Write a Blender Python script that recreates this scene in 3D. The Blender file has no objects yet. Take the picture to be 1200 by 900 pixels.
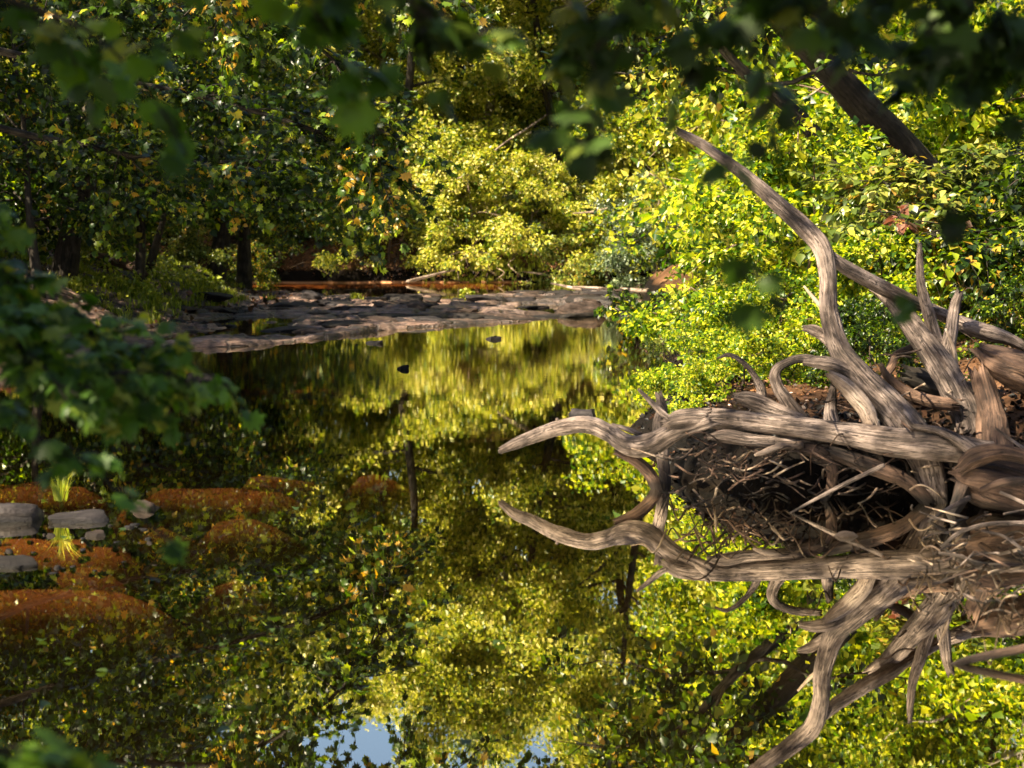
import bpy, math, random
import numpy as np

C = bpy.context.scene.collection
R = math.radians
# ------------------------------------------------------------------ camera geometry
CAM = np.array([0.0, 0.0, 1.625]); FPX = 2000.0
TH = math.atan(180.0 / FPX)
FWD = np.array([0, math.cos(TH), -math.sin(TH)]); UPV = np.array([0, math.sin(TH), math.cos(TH)])
def ray(px, py):
    return FWD + (px - 600) / FPX * np.array([1.0, 0, 0]) + (450 - py) / FPX * UPV
def at(px, py, Y):
    r = ray(px, py); return CAM + r * (Y / r[1])
def onz(px, py, z=0.0):
    r = ray(px, py); return CAM + r * ((z - CAM[2]) / r[2])

# ------------------------------------------------------------------ numpy noise
def _h(ix, iy, iz, s):
    n = (ix * 374761393 + iy * 668265263 + iz * 2147483647 + s * 974634777) & 0xffffffff
    n = ((n ^ (n >> 13)) * 1274126177) & 0xffffffff
    return ((n ^ (n >> 16)) & 0xffff) / 65535.0
def vnoise(x, y, z=0.0, s=0):
    x = np.asarray(x, float); y = np.asarray(y, float); z = np.zeros_like(x) + z
    ix = np.floor(x).astype(np.int64); iy = np.floor(y).astype(np.int64); iz = np.floor(z).astype(np.int64)
    fx, fy, fz = x - ix, y - iy, z - iz
    fx = fx * fx * (3 - 2 * fx); fy = fy * fy * (3 - 2 * fy); fz = fz * fz * (3 - 2 * fz)
    o = 0
    for a in (0, 1):
        for b in (0, 1):
            for c in (0, 1):
                w = (fx if a else 1 - fx) * (fy if b else 1 - fy) * (fz if c else 1 - fz)
                o = o + w * _h(ix + a, iy + b, iz + c, s)
    return o
def fbm(x, y, z=0.0, s=0, o=4):
    t = 0; a = 0.5; f = 1.0
    for k in range(o):
        t = t + a * vnoise(np.asarray(x) * f, np.asarray(y) * f, np.asarray(z) * f, s + k); a *= .5; f *= 2.03
    return t / (1 - .5 ** o)
def sst(a, b, x):
    t = np.clip((x - a) / (b - a), 0, 1); return t * t * (3 - 2 * t)

# ------------------------------------------------------------------ materials
def mat(name):
    m = bpy.data.materials.new(name); m.use_nodes = True; m.node_tree.nodes.clear()
    return m, m.node_tree.nodes, m.node_tree.links
def N(ns, t, **kw):
    n = ns.new(t)
    for k, v in kw.items():
        if k in n.inputs: n.inputs[k].default_value = v
        else: setattr(n, k, v)
    return n
def ramp(ns, stops, interp='LINEAR'):
    r = ns.new('ShaderNodeValToRGB'); cr = r.color_ramp; cr.interpolation = interp
    while len(cr.elements) < len(stops): cr.elements.new(.5)
    for e, (p, c) in zip(cr.elements, stops):
        e.position = p; e.color = (*c, 1) if len(c) == 3 else c
    return r
def noise(ns, ls, coord, scale, detail=4, rough=.55, vec=None):
    n = N(ns, 'ShaderNodeTexNoise', Scale=scale, Detail=detail, Roughness=rough)
    if vec:
        mp = ns.new('ShaderNodeMapping'); mp.inputs['Scale'].default_value = vec
        ls.new(coord, mp.inputs['Vector']); coord = mp.outputs[0]
    ls.new(coord, n.inputs['Vector']); return n
def out(ns, ls, sh):
    o = ns.new('ShaderNodeOutputMaterial'); ls.new(sh, o.inputs['Surface'])

def leaf_mat(name, stops, trans=.45, tcol=(1.5, 1.6, .5), rough=.38, spec=.45, clump=.9):
    m, ns, ls = mat(name)
    a = N(ns, 'ShaderNodeAttribute', attribute_name='rnd')
    geo = ns.new('ShaderNodeNewGeometry')
    nz = noise(ns, ls, geo.outputs['Position'], clump, 2)
    ad = N(ns, 'ShaderNodeMath', operation='MULTIPLY_ADD'); ls.new(nz.outputs[0], ad.inputs[0]); ad.inputs[1].default_value = .9
    sb = N(ns, 'ShaderNodeMath', operation='SUBTRACT'); ls.new(a.outputs['Fac'], sb.inputs[0]); sb.inputs[1].default_value = .45
    ls.new(sb.outputs[0], ad.inputs[2])
    r = ramp(ns, stops); ls.new(ad.outputs[0], r.inputs[0])
    p = N(ns, 'ShaderNodeBsdfPrincipled', Roughness=rough)
    p.inputs['Specular IOR Level'].default_value = spec
    ls.new(r.outputs[0], p.inputs['Base Color'])
    mx = N(ns, 'ShaderNodeMix', data_type='RGBA', blend_type='MULTIPLY'); mx.inputs[0].default_value = 1
    ls.new(r.outputs[0], mx.inputs[6]); mx.inputs[7].default_value = (*tcol, 1)
    t = ns.new('ShaderNodeBsdfTranslucent'); ls.new(mx.outputs[2], t.inputs['Color'])
    ms = N(ns, 'ShaderNodeMixShader'); ms.inputs[0].default_value = trans
    ls.new(p.outputs[0], ms.inputs[1]); ls.new(t.outputs[0], ms.inputs[2]); out(ns, ls, ms.outputs[0])
    return m
M = {}
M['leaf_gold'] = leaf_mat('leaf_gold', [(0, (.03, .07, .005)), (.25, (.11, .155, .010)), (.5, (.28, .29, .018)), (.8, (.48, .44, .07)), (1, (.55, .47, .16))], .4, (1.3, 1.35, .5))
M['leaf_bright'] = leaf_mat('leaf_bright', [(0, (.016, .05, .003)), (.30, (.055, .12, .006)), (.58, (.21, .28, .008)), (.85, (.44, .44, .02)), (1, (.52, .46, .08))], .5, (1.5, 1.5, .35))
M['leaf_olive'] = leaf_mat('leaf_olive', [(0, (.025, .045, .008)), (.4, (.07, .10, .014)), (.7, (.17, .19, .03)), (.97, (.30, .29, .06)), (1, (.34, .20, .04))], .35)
M['leaf_deep'] = leaf_mat('leaf_deep', [(0, (.005, .012, .002)), (.4, (.014, .034, .003)), (.72, (.042, .085, .005)), (.92, (.22, .28, .012)), (1, (.38, .22, .03))], .45, (1.9, 1.8, .3), .38)  # shade of the left woods is darkened into these leaf colours
M['leaf_dull'] = leaf_mat('leaf_dull', [(0, (.03, .05, .025)), (.5, (.07, .10, .05)), (1, (.16, .19, .10))], .25, (1.2, 1.3, .6))
M['leaf_near'] = leaf_mat('leaf_near', [(0, (.012, .024, .002)), (.5, (.028, .058, .005)), (.85, (.05, .095, .008)), (1, (.12, .13, .01))], .25, (1.4, 1.6, .4), .55, .3)
M['leaf_near_lit'] = leaf_mat('leaf_near_lit', [(0, (.018, .042, .003)), (.5, (.05, .115, .009)), (.85, (.11, .20, .014)), (1, (.26, .26, .03))], .35, (1.4, 1.6, .4), .5, .35)  # brighter copy of leaf_near: extra light on the left limbs, put into colour
M['leaf_red'] = leaf_mat('leaf_red', [(0, (.06, .04, .02)), (.5, (.16, .06, .035)), (1, (.26, .12, .08))], .4, (1.3, 1, .8))
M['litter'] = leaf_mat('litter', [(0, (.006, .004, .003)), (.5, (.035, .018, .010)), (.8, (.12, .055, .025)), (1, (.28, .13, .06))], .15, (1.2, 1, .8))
M['litter_shaded'] = leaf_mat('litter_shaded', [(0, (.001, .001, .001)), (.6, (.006, .004, .003)), (.85, (.03, .014, .009)), (1, (.10, .05, .03))], .05, (1, 1, 1), .5, .2)  # litter copy blackened to paint the shade under the log
M['grass'] = leaf_mat('grass', [(0, (.06, .09, .01)), (.5, (.20, .25, .015)), (1, (.42, .40, .06))], .4, (1.4, 1.4, .5))

def wood_mat(name, dark, mid, light, gscale=1.0, bump=.6, rough=.75, moss=None):
    m, ns, ls = mat(name)
    tc = ns.new('ShaderNodeTexCoord'); uv = tc.outputs['UV']
    g = noise(ns, ls, uv, 1.0, 6, .65, (100 * gscale, 5 * gscale, 1))
    g2 = noise(ns, ls, uv, 1.0, 3, .6, (240 * gscale, 16 * gscale, 1))
    big = noise(ns, ls, tc.outputs['Object'], 3.5, 4, .6)
    mx = N(ns, 'ShaderNodeMath', operation='MULTIPLY_ADD'); ls.new(g2.outputs[0], mx.inputs[0]); mx.inputs[1].default_value = .55
    s1 = N(ns, 'ShaderNodeMath', operation='MULTIPLY_ADD'); ls.new(big.outputs[0], s1.inputs[0]); s1.inputs[1].default_value = 1.7
    ls.new(g.outputs[0], s1.inputs[2])
    s2 = N(ns, 'ShaderNodeMath', operation='SUBTRACT'); ls.new(s1.outputs[0], s2.inputs[0]); s2.inputs[1].default_value = 1.12
    ls.new(s2.outputs[0], mx.inputs[2])
    # drying cracks that run along the grain
    ck = noise(ns, ls, uv, 1.0, 4, .6, (34 * gscale, 2.2 * gscale, 1)); ck.inputs['Distortion'].default_value = .6
    ab = N(ns, 'ShaderNodeMath', operation='SUBTRACT'); ls.new(ck.outputs[0], ab.inputs[0]); ab.inputs[1].default_value = .5
    ab2 = N(ns, 'ShaderNodeMath', operation='ABSOLUTE'); ls.new(ab.outputs[0], ab2.inputs[0])
    cm = N(ns, 'ShaderNodeMapRange'); ls.new(ab2.outputs[0], cm.inputs[0]); cm.inputs[1].default_value = .002; cm.inputs[2].default_value = .018
    cm.inputs[3].default_value = .2; cm.inputs[4].default_value = 1
    rr = ramp(ns, [(.15, dark), (.42, mid), (.75, light), (1, tuple(min(.75, c * 1.3) for c in light))]); ls.new(mx.outputs[0], rr.inputs[0])
    r = N(ns, 'ShaderNodeMix', data_type='RGBA'); ls.new(cm.outputs[0], r.inputs[0]); r.inputs[6].default_value = (dark[0] * .5, dark[1] * .5, dark[2] * .5, 1); ls.new(rr.outputs[0], r.inputs[7])
    bk = noise(ns, ls, uv, 1.0, 5, .7, (9 * gscale, 2.6 * gscale, 1)); bm_ = N(ns, 'ShaderNodeMapRange'); ls.new(bk.outputs[0], bm_.inputs[0]); bm_.inputs[1].default_value = .54; bm_.inputs[2].default_value = .62
    bm_.inputs[4].default_value = .75
    r0 = r; r = N(ns, 'ShaderNodeMix', data_type='RGBA'); ls.new(bm_.outputs[0], r.inputs[0]); ls.new(r0.outputs[2], r.inputs[6]); r.inputs[7].default_value = (mid[0] * .55, mid[1] * .45, mid[2] * .4, 1)
    gp = ns.new('ShaderNodeNewGeometry'); sz_ = ns.new('ShaderNodeSeparateXYZ'); ls.new(gp.outputs['Position'], sz_.inputs[0])
    wz = N(ns, 'ShaderNodeMath', operation='MULTIPLY_ADD'); ls.new(big.outputs[0], wz.inputs[0]); wz.inputs[1].default_value = -.08; ls.new(sz_.outputs[2], wz.inputs[2])
    wl = N(ns, 'ShaderNodeMapRange'); ls.new(wz.outputs[0], wl.inputs[0]); wl.inputs[1].default_value = -.01; wl.inputs[2].default_value = .03
    r1 = r; r = N(ns, 'ShaderNodeMix', data_type='RGBA'); ls.new(wl.outputs[0], r.inputs[0]); r.inputs[6].default_value = (mid[0] * .3, mid[1] * .28, mid[2] * .25, 1); ls.new(r1.outputs[2], r.inputs[7])
    hm = N(ns, 'ShaderNodeMath', operation='MULTIPLY_ADD'); ls.new(cm.outputs[0], hm.inputs[0]); hm.inputs[1].default_value = .8; ls.new(mx.outputs[0], hm.inputs[2])
    p = N(ns, 'ShaderNodeBsdfPrincipled', Roughness=rough); ls.new(r.outputs[2], p.inputs['Base Color'])
    p.inputs['Specular IOR Level'].default_value = .3
    b = N(ns, 'ShaderNodeBump', Strength=bump, Distance=.014); ls.new(hm.outputs[0], b.inputs['Height']); ls.new(b.outputs[0], p.inputs['Normal'])
    out(ns, ls, p.outputs[0]); return m
M['driftwood'] = wood_mat('driftwood', (.010, .007, .006), (.068, .048, .040), (.25, .19, .165), bump=1)
M['driftwood_brown'] = wood_mat('driftwood_brown', (.010, .005, .004), (.042, .022, .014), (.13, .075, .05))
M['driftwood_dark'] = wood_mat('driftwood_dark', (.005, .003, .002), (.022, .012, .008), (.08, .045, .03))
M['driftwood_pale'] = wood_mat('driftwood_pale', (.03, .02, .016), (.15, .105, .08), (.36, .28, .23))
M['bark'] = wood_mat('bark', (.006, .005, .004), (.02, .015, .011), (.05, .04, .03), .35, 1.0, .9)
M['bark_pale'] = wood_mat('bark_pale', (.05, .04, .03), (.16, .13, .10), (.32, .28, .22), .4, .8, .9)
M['twig'] = wood_mat('twig', (.04, .025, .018), (.15, .10, .07), (.34, .26, .19), .6)
M['twig_dark'] = wood_mat('twig_dark', (.01, .007, .005), (.035, .022, .015), (.09, .06, .04), .6)

def rock_mat(name, dark, mid, light, sc=6):
    m, ns, ls = mat(name)
    tc = ns.new('ShaderNodeNewGeometry'); pos = tc.outputs['Position']
    a = noise(ns, ls, pos, sc, 8, .65, (1, 1, 2.5)); b_ = noise(ns, ls, pos, sc * 9, 4, .7)
    w = N(ns, 'ShaderNodeMath', operation='MULTIPLY_ADD'); ls.new(b_.outputs[0], w.inputs[0]); w.inputs[1].default_value = .4
    s = N(ns, 'ShaderNodeMath', operation='SUBTRACT'); ls.new(a.outputs[0], s.inputs[0]); s.inputs[1].default_value = .2; ls.new(s.outputs[0], w.inputs[2])
    r = ramp(ns, [(.3, dark), (.5, mid), (.72, light)]); ls.new(w.outputs[0], r.inputs[0])
    p = N(ns, 'ShaderNodeBsdfPrincipled', Roughness=.7); p.inputs['Specular IOR Level'].default_value = .2; ls.new(r.outputs[0], p.inputs['Base Color'])
    bp = N(ns, 'ShaderNodeBump', Strength=.8, Distance=.03); ls.new(w.outputs[0], bp.inputs['Height']); ls.new(bp.outputs[0], p.inputs['Normal'])
    out(ns, ls, p.outputs[0])
    sz_ = ns.new('ShaderNodeSeparateXYZ'); ls.new(pos, sz_.inputs[0]); wl = N(ns, 'ShaderNodeMapRange'); ls.new(sz_.outputs[2], wl.inputs[0]); wl.inputs[1].default_value = .012; wl.inputs[2].default_value = .035
    mw = N(ns, 'ShaderNodeMix', data_type='RGBA'); ls.new(wl.outputs[0], mw.inputs[0]); mw.inputs[6].default_value = (*dark, 1); ls.new(r.outputs[0], mw.inputs[7]); ls.new(mw.outputs[2], p.inputs['Base Color'])
    return m
M['rock'] = rock_mat('rock', (.004, .003, .003), (.013, .010, .009), (.032, .025, .022), 9)
M['rock_pink'] = rock_mat('rock_pink', (.008, .005, .004), (.030, .019, .015), (.08, .053, .043), 9)
M['rock_dark'] = rock_mat('rock_dark', (.004, .003, .004), (.014, .011, .012), (.04, .033, .034))

def ground_mat():
    m, ns, ls = mat('forest_floor')
    g = ns.new('ShaderNodeNewGeometry'); pos = g.outputs['Position']
    a = noise(ns, ls, pos, 1.3, 6, .6); b_ = noise(ns, ls, pos, 22, 5, .7)
    w = N(ns, 'ShaderNodeMath', operation='MULTIPLY_ADD'); ls.new(b_.outputs[0], w.inputs[0]); w.inputs[1].default_value = .7
    s = N(ns, 'ShaderNodeMath', operation='SUBTRACT'); ls.new(a.outputs[0], s.inputs[0]); s.inputs[1].default_value = .35; ls.new(s.outputs[0], w.inputs[2])
    r = ramp(ns, [(.25, (.018, .010, .006)), (.45, (.07, .035, .018)), (.6, (.11, .055, .028)), (.8, (.24, .13, .07))]); ls.new(w.outputs[0], r.inputs[0])
    # stream bed: sandy where shallow; silt plus light absorption painted darker where deep
    sx = ns.new('ShaderNodeSeparateXYZ'); ls.new(pos, sx.inputs[0])
    mr = N(ns, 'ShaderNodeMapRange'); ls.new(sx.outputs[2], mr.inputs[0])
    mr.inputs[1].default_value = -.32; mr.inputs[2].default_value = -.05
    r2 = ramp(ns, [(0, (.008, .006, .003)), (.55, (.05, .024, .009)), (1, (.52, .25, .13))]); ls.new(mr.outputs[0], r2.inputs[0])
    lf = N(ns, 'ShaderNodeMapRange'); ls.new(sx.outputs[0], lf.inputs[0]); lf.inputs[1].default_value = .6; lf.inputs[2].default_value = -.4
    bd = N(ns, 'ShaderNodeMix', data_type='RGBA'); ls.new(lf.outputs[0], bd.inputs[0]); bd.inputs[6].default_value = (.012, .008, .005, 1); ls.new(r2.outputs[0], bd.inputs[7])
    mr2 = N(ns, 'ShaderNodeMapRange'); ls.new(sx.outputs[2], mr2.inputs[0]); mr2.inputs[1].default_value = .0; mr2.inputs[2].default_value = .06
    mx = N(ns, 'ShaderNodeMix', data_type='RGBA'); ls.new(mr2.outputs[0], mx.inputs[0]); ls.new(bd.outputs[2], mx.inputs[6]); ls.new(r.outputs[0], mx.inputs[7])
    mud_shade = N(ns, 'ShaderNodeMapRange'); ls.new(sx.outputs[2], mud_shade.inputs[0]); mud_shade.inputs[1].default_value = .36; mud_shade.inputs[2].default_value = .50
    mk = ramp(ns, [(.3, (.001, .001, .001)), (.6, (.006, .004, .003)), (.85, (.02, .012, .008))]); ls.new(w.outputs[0], mk.inputs[0])  # near-black low bank: wet mud, with the hollow's shade painted into its colour
    mm = N(ns, 'ShaderNodeMix', data_type='RGBA'); ls.new(mud_shade.outputs[0], mm.inputs[0]); ls.new(mk.outputs[0], mm.inputs[6]); ls.new(r.outputs[0], mm.inputs[7]); ls.new(mm.outputs[2], mx.inputs[7])
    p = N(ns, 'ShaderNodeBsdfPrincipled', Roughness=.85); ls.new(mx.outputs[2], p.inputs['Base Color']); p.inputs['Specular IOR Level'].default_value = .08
    bp = N(ns, 'ShaderNodeBump', Strength=1, Distance=.05); ls.new(w.outputs[0], bp.inputs['Height']); ls.new(bp.outputs[0], p.inputs['Normal'])
    out(ns, ls, p.outputs[0]); return m
M['ground'] = ground_mat()
def shelf_mat():
    m, ns, ls = mat('rock_shelf')
    g = ns.new('ShaderNodeNewGeometry'); pos = g.outputs['Position']
    a = noise(ns, ls, pos, .8, 6, .6, (.6, 1, 3)); b_ = noise(ns, ls, pos, 9, 6, .7, (.5, 1.2, 6))
    w = N(ns, 'ShaderNodeMath', operation='MULTIPLY_ADD'); ls.new(b_.outputs[0], w.inputs[0]); w.inputs[1].default_value = .8
    s = N(ns, 'ShaderNodeMath', operation='SUBTRACT'); ls.new(a.outputs[0], s.inputs[0]); s.inputs[1].default_value = .4; ls.new(s.outputs[0], w.inputs[2])
    r = ramp(ns, [(.34, (.009, .006, .005)), (.46, (.06, .034, .026)), (.60, (.18, .108, .082)), (.80, (.42, .30, .25))]); ls.new(w.outputs[0], r.inputs[0])
    sx = ns.new('ShaderNodeSeparateXYZ'); ls.new(pos, sx.inputs[0])
    mr = N(ns, 'ShaderNodeMapRange'); ls.new(sx.outputs[0], mr.inputs[0]); mr.inputs[1].default_value = -1.5; mr.inputs[2].default_value = 2.5
    grey = ramp(ns, [(.33, (.008, .007, .008)), (.47, (.040, .033, .032)), (.62, (.11, .088, .08)), (.80, (.30, .245, .22))]); ls.new(w.outputs[0], grey.inputs[0])
    mx = N(ns, 'ShaderNodeMix', data_type='RGBA'); ls.new(mr.outputs[0], mx.inputs[0]); ls.new(r.outputs[0], mx.inputs[6]); ls.new(grey.outputs[0], mx.inputs[7])
    vm = ns.new('ShaderNodeMapping'); vm.inputs['Scale'].default_value = (1.3, .9, 4); ls.new(pos, vm.inputs[0])
    wn = noise(ns, ls, pos, 2.5, 3); wa = N(ns, 'ShaderNodeMix', data_type='RGBA', blend_type='ADD'); wa.inputs[0].default_value = .5; ls.new(vm.outputs[0], wa.inputs[6]); ls.new(wn.outputs[1], wa.inputs[7])
    vo = N(ns, 'ShaderNodeTexVoronoi', feature='DISTANCE_TO_EDGE', Scale=1.0); ls.new(wa.outputs[2], vo.inputs['Vector'])
    vr = N(ns, 'ShaderNodeMapRange'); ls.new(vo.outputs[0], vr.inputs[0]); vr.inputs[1].default_value = .01; vr.inputs[2].default_value = .06; vr.inputs[3].default_value = .18
    dk = N(ns, 'ShaderNodeMix', data_type='RGBA'); ls.new(vr.outputs[0], dk.inputs[0]); dk.inputs[6].default_value = (.03, .022, .018, 1); ls.new(mx.outputs[2], dk.inputs[7])
    hs = N(ns, 'ShaderNodeMath', operation='ADD'); ls.new(vr.outputs[0], hs.inputs[0]); ls.new(w.outputs[0], hs.inputs[1])
    p = N(ns, 'ShaderNodeBsdfPrincipled', Roughness=.5); ls.new(dk.outputs[2], p.inputs['Base Color'])
    bp = N(ns, 'ShaderNodeBump', Strength=1, Distance=.06); ls.new(hs.outputs[0], bp.inputs['Height']); ls.new(bp.outputs[0], p.inputs['Normal'])
    out(ns, ls, p.outputs[0]); return m
M['shelf'] = shelf_mat()
def water_mat():
    m, ns, ls = mat('creek_water')
    g = ns.new('ShaderNodeNewGeometry'); pos = g.outputs['Position']
    n1 = noise(ns, ls, pos, 1.0, 3, .5, (2.2, 5, 1)); n2 = noise(ns, ls, pos, 1.0, 2, .5, (14, 26, 1))
    msk = noise(ns, ls, pos, 1, 3, .5, (.12, .35, 1))
    sx = ns.new('ShaderNodeSeparateXYZ'); ls.new(pos, sx.inputs[0])
    far = N(ns, 'ShaderNodeMapRange'); ls.new(sx.outputs[1], far.inputs[0]); far.inputs[1].default_value = 11; far.inputs[2].default_value = 23
    far.inputs[3].default_value = .12; far.inputs[4].default_value = 1
    k = N(ns, 'ShaderNodeMath', operation='MULTIPLY'); ls.new(far.outputs[0], k.inputs[0]); ls.new(msk.outputs[0], k.inputs[1])
    h = N(ns, 'ShaderNodeMath', operation='MULTIPLY_ADD'); ls.new(n2.outputs[0], h.inputs[0]); h.inputs[1].default_value = .22; ls.new(n1.outputs[0], h.inputs[2])
    hh = N(ns, 'ShaderNodeMath', operation='MULTIPLY'); ls.new(h.outputs[0], hh.inputs[0]); ls.new(k.outputs[0], hh.inputs[1])
    bp = N(ns, 'ShaderNodeBump', Strength=1, Distance=.0011); ls.new(hh.outputs[0], bp.inputs['Height'])
    gl = N(ns, 'ShaderNodeBsdfGlossy', Roughness=.0); gl.inputs['Color'].default_value = (1, .97, .86, 1); ls.new(bp.outputs[0], gl.inputs['Normal'])
    tr = N(ns, 'ShaderNodeBsdfTransparent'); tr.inputs['Color'].default_value = (.95, .76, .50, 1)
    fr = N(ns, 'ShaderNodeFresnel', IOR=1.45); ls.new(bp.outputs[0], fr.inputs['Normal'])
    mr = N(ns, 'ShaderNodeMapRange'); ls.new(fr.outputs[0], mr.inputs[0]); mr.inputs[1].default_value = .0; mr.inputs[2].default_value = .42
    mr.inputs[3].default_value = .50; mr.inputs[4].default_value = .84
    ms = ns.new('ShaderNodeMixShader'); ls.new(mr.outputs[0], ms.inputs[0]); ls.new(tr.outputs[0], ms.inputs[1]); ls.new(gl.outputs[0], ms.inputs[2])
    out(ns, ls, ms.outputs[0]); return m
M['water'] = water_mat()

# ------------------------------------------------------------------ mesh helpers
def mesh_np(name, V, F, m, uv=None, rnd=None, smooth=False):
    """V (n,3), F list of (k,4) or (k,3) arrays"""
    me = bpy.data.meshes.new(name)
    V = np.asarray(V, np.float32); me.vertices.add(len(V)); me.vertices.foreach_set('co', V.ravel())
    F = [np.asarray(f, np.int32) for f in (F if isinstance(F, list) else [F])]
    li = np.concatenate([f.ravel() for f in F]); tot = np.concatenate([np.full(len(f), f.shape[1], np.int32) for f in F])
    st = np.concatenate([[0], np.cumsum(tot)[:-1]]).astype(np.int32)
    me.loops.add(len(li)); me.loops.foreach_set('vertex_index', li)
    me.polygons.add(len(tot)); me.polygons.foreach_set('loop_start', st); me.polygons.foreach_set('loop_total', tot)
    if smooth: me.polygons.foreach_set('use_smooth', np.ones(len(tot), bool))
    if uv is not None:
        u = me.uv_layers.new(name='UVMap'); u.data.foreach_set('uv', np.asarray(uv, np.float32)[li].ravel())
    if rnd is not None:
        a = me.attributes.new('rnd', 'FLOAT', 'POINT'); a.data.foreach_set('value', np.asarray(rnd, np.float32))
    me.update(calc_edges=True); me.materials.append(m)
    return me
def link(name, me, parent=None, loc=None):
    o = bpy.data.objects.new(name, me); C.objects.link(o)
    if parent is not None: o.parent = parent
    if loc is not None: o.location = [float(c) for c in loc]
    return o
def tag(o, label=None, cat=None, group=None, kind=None):
    if label: o['label'] = label
    if cat: o['category'] = cat
    if group: o['group'] = group
    if kind: o['kind'] = kind
    return o
def empty(name, loc, label, cat, group=None):
    o = bpy.data.objects.new(name, None); C.objects.link(o); o.location = [float(c) for c in loc]
    o.empty_display_size = .1
    return tag(o, label, cat, group)

def spline(P, n):
    P = np.asarray(P, float)
    if len(P) == 2: t = np.linspace(0, 1, n)[:, None]; return P[0] * (1 - t) + P[1] * t
    Q = np.vstack([2 * P[0] - P[1], P, 2 * P[-1] - P[-2]])
    seg = len(P) - 1; T = np.linspace(0, seg - 1e-6, n); i = T.astype(int); t = (T - i)[:, None]
    a, b, c, d = Q[i], Q[i + 1], Q[i + 2], Q[i + 3]
    return .5 * (2 * b + (c - a) * t + (2 * a - 5 * b + 4 * c - d) * t ** 2 + (3 * b - a - 3 * c + d) * t ** 3)

class Tubes:
    def __init__(s): s.V = []; s.F = []; s.U = []; s.n = 0
    def add(s, P, rad, sides=8, rough=0, seed=0, n=None, cap=True, grain=9.0):
        P = np.asarray(P, float); rad = np.atleast_1d(np.asarray(rad, float))
        if len(rad) == 1: rad = np.repeat(rad, len(P))
        Q = np.hstack([P, rad[:, None]])
        if n: Q = spline(Q, n)
        P, rad = Q[:, :3], np.maximum(Q[:, 3], .0008)
        T = np.gradient(P, axis=0); T /= np.linalg.norm(T, axis=1)[:, None] + 1e-9
        up = np.array([.13, .21, .97]) if abs(T[0][2]) < .9 else np.array([1., .1, 0])
        X = np.cross(T[0], up); X /= np.linalg.norm(X); Xs = []
        for t in T:
            X = X - t * X.dot(t); X /= np.linalg.norm(X) + 1e-9; Xs.append(X)
        X = np.array(Xs); Y = np.cross(T, X)
        L = np.concatenate([[0], np.cumsum(np.linalg.norm(np.diff(P, axis=0), axis=1))])
        a = np.linspace(0, 2 * np.pi, sides, endpoint=False)
        ca, sa = np.cos(a)[None, :], np.sin(a)[None, :]
        rr = rad[:, None] * np.ones_like(ca)
        if rough:
            nn = fbm(ca * 1.4 + L[:, None] * 1.2 + 7, sa * 1.4 + 3, L[:, None] * 2.0 + seed, seed, 3) - .5
            gr = fbm(ca * grain * .5, sa * grain * .5, L[:, None] * 1.8 + seed, seed + 9, 3) - .5
            g3 = fbm(ca * grain * 1.3 + 5, sa * grain * 1.3, L[:, None] * 3.0 + seed, seed + 19, 2) - .5
            kn = np.maximum(vnoise(ca * 1.6 + seed, sa * 1.6, L[:, None] * 6, seed + 29) - .72, 0) * 2.2
            rr = rr * (1 + rough * (1.9 * nn + .9 * gr + .8 * g3 + kn))
        v = P[:, None, :] + rr[..., None] * (ca[..., None] * X[:, None, :] + sa[..., None] * Y[:, None, :])
        if rough and cap and sides > 20:
            rg = np.random.default_rng(seed + 5)
            for ee, sgn in ((0, -1), (-1, 1)):
                jag = rg.random(sides); jag = .6 * jag + .4 * np.roll(jag, 1)
                v[ee] += (sgn * T[ee])[None] * (rad[ee] * 2.6 * (jag - .35))[:, None]
        m = len(P); rm = rad.mean()
        uv = np.stack([np.broadcast_to(a[None, :] * rm, (m, sides)), np.broadcast_to(L[:, None], (m, sides))], -1)
        i = np.arange(m - 1)[:, None] * sides; j = np.arange(sides)[None, :]; k = (j + 1) % sides
        f = np.stack([i + j, i + k, i + sides + k, i + sides + j], -1).reshape(-1, 4) + s.n
        s.V.append(v.reshape(-1, 3)); s.U.append(uv.reshape(-1, 2)); s.F.append(f); s.n += m * sides
        if cap:
            for e, row in ((0, 0), (1, (m - 1) * sides)):
                c = P[0 if e == 0 else -1] + (T[0] * (.5 if rough else -.3) if e == 0 else T[-1] * (-.5 if rough else .3)) * rad[0 if e == 0 else -1]
                s.V.append(c[None]); s.U.append(np.array([[0, L[0 if e == 0 else -1]]])); ci = s.n; s.n += 1
                b = s.n - 1 - (e == 1) - 0
                base = (s.n - 1 - m * sides) if e == 0 else (s.n - 2 - m * sides + (m - 1) * sides)
                jj = np.arange(sides); kk = (jj + 1) % sides
                ff = np.stack([base + kk, base + jj, np.full(sides, ci)], -1) if e == 0 else np.stack([base + jj, base + kk, np.full(sides, ci)], -1)
                s.F.append(ff)
        return P
    def mesh(s, name, m, smooth=True):
        q = [f for f in s.F if f.shape[1] == 4]; t = [f for f in s.F if f.shape[1] == 3]
        F = []
        if q: F.append(np.concatenate(q))
        if t: F.append(np.concatenate(t))
        return mesh_np(name, np.concatenate(s.V), F, m, uv=np.concatenate(s.U), smooth=smooth)

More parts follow.
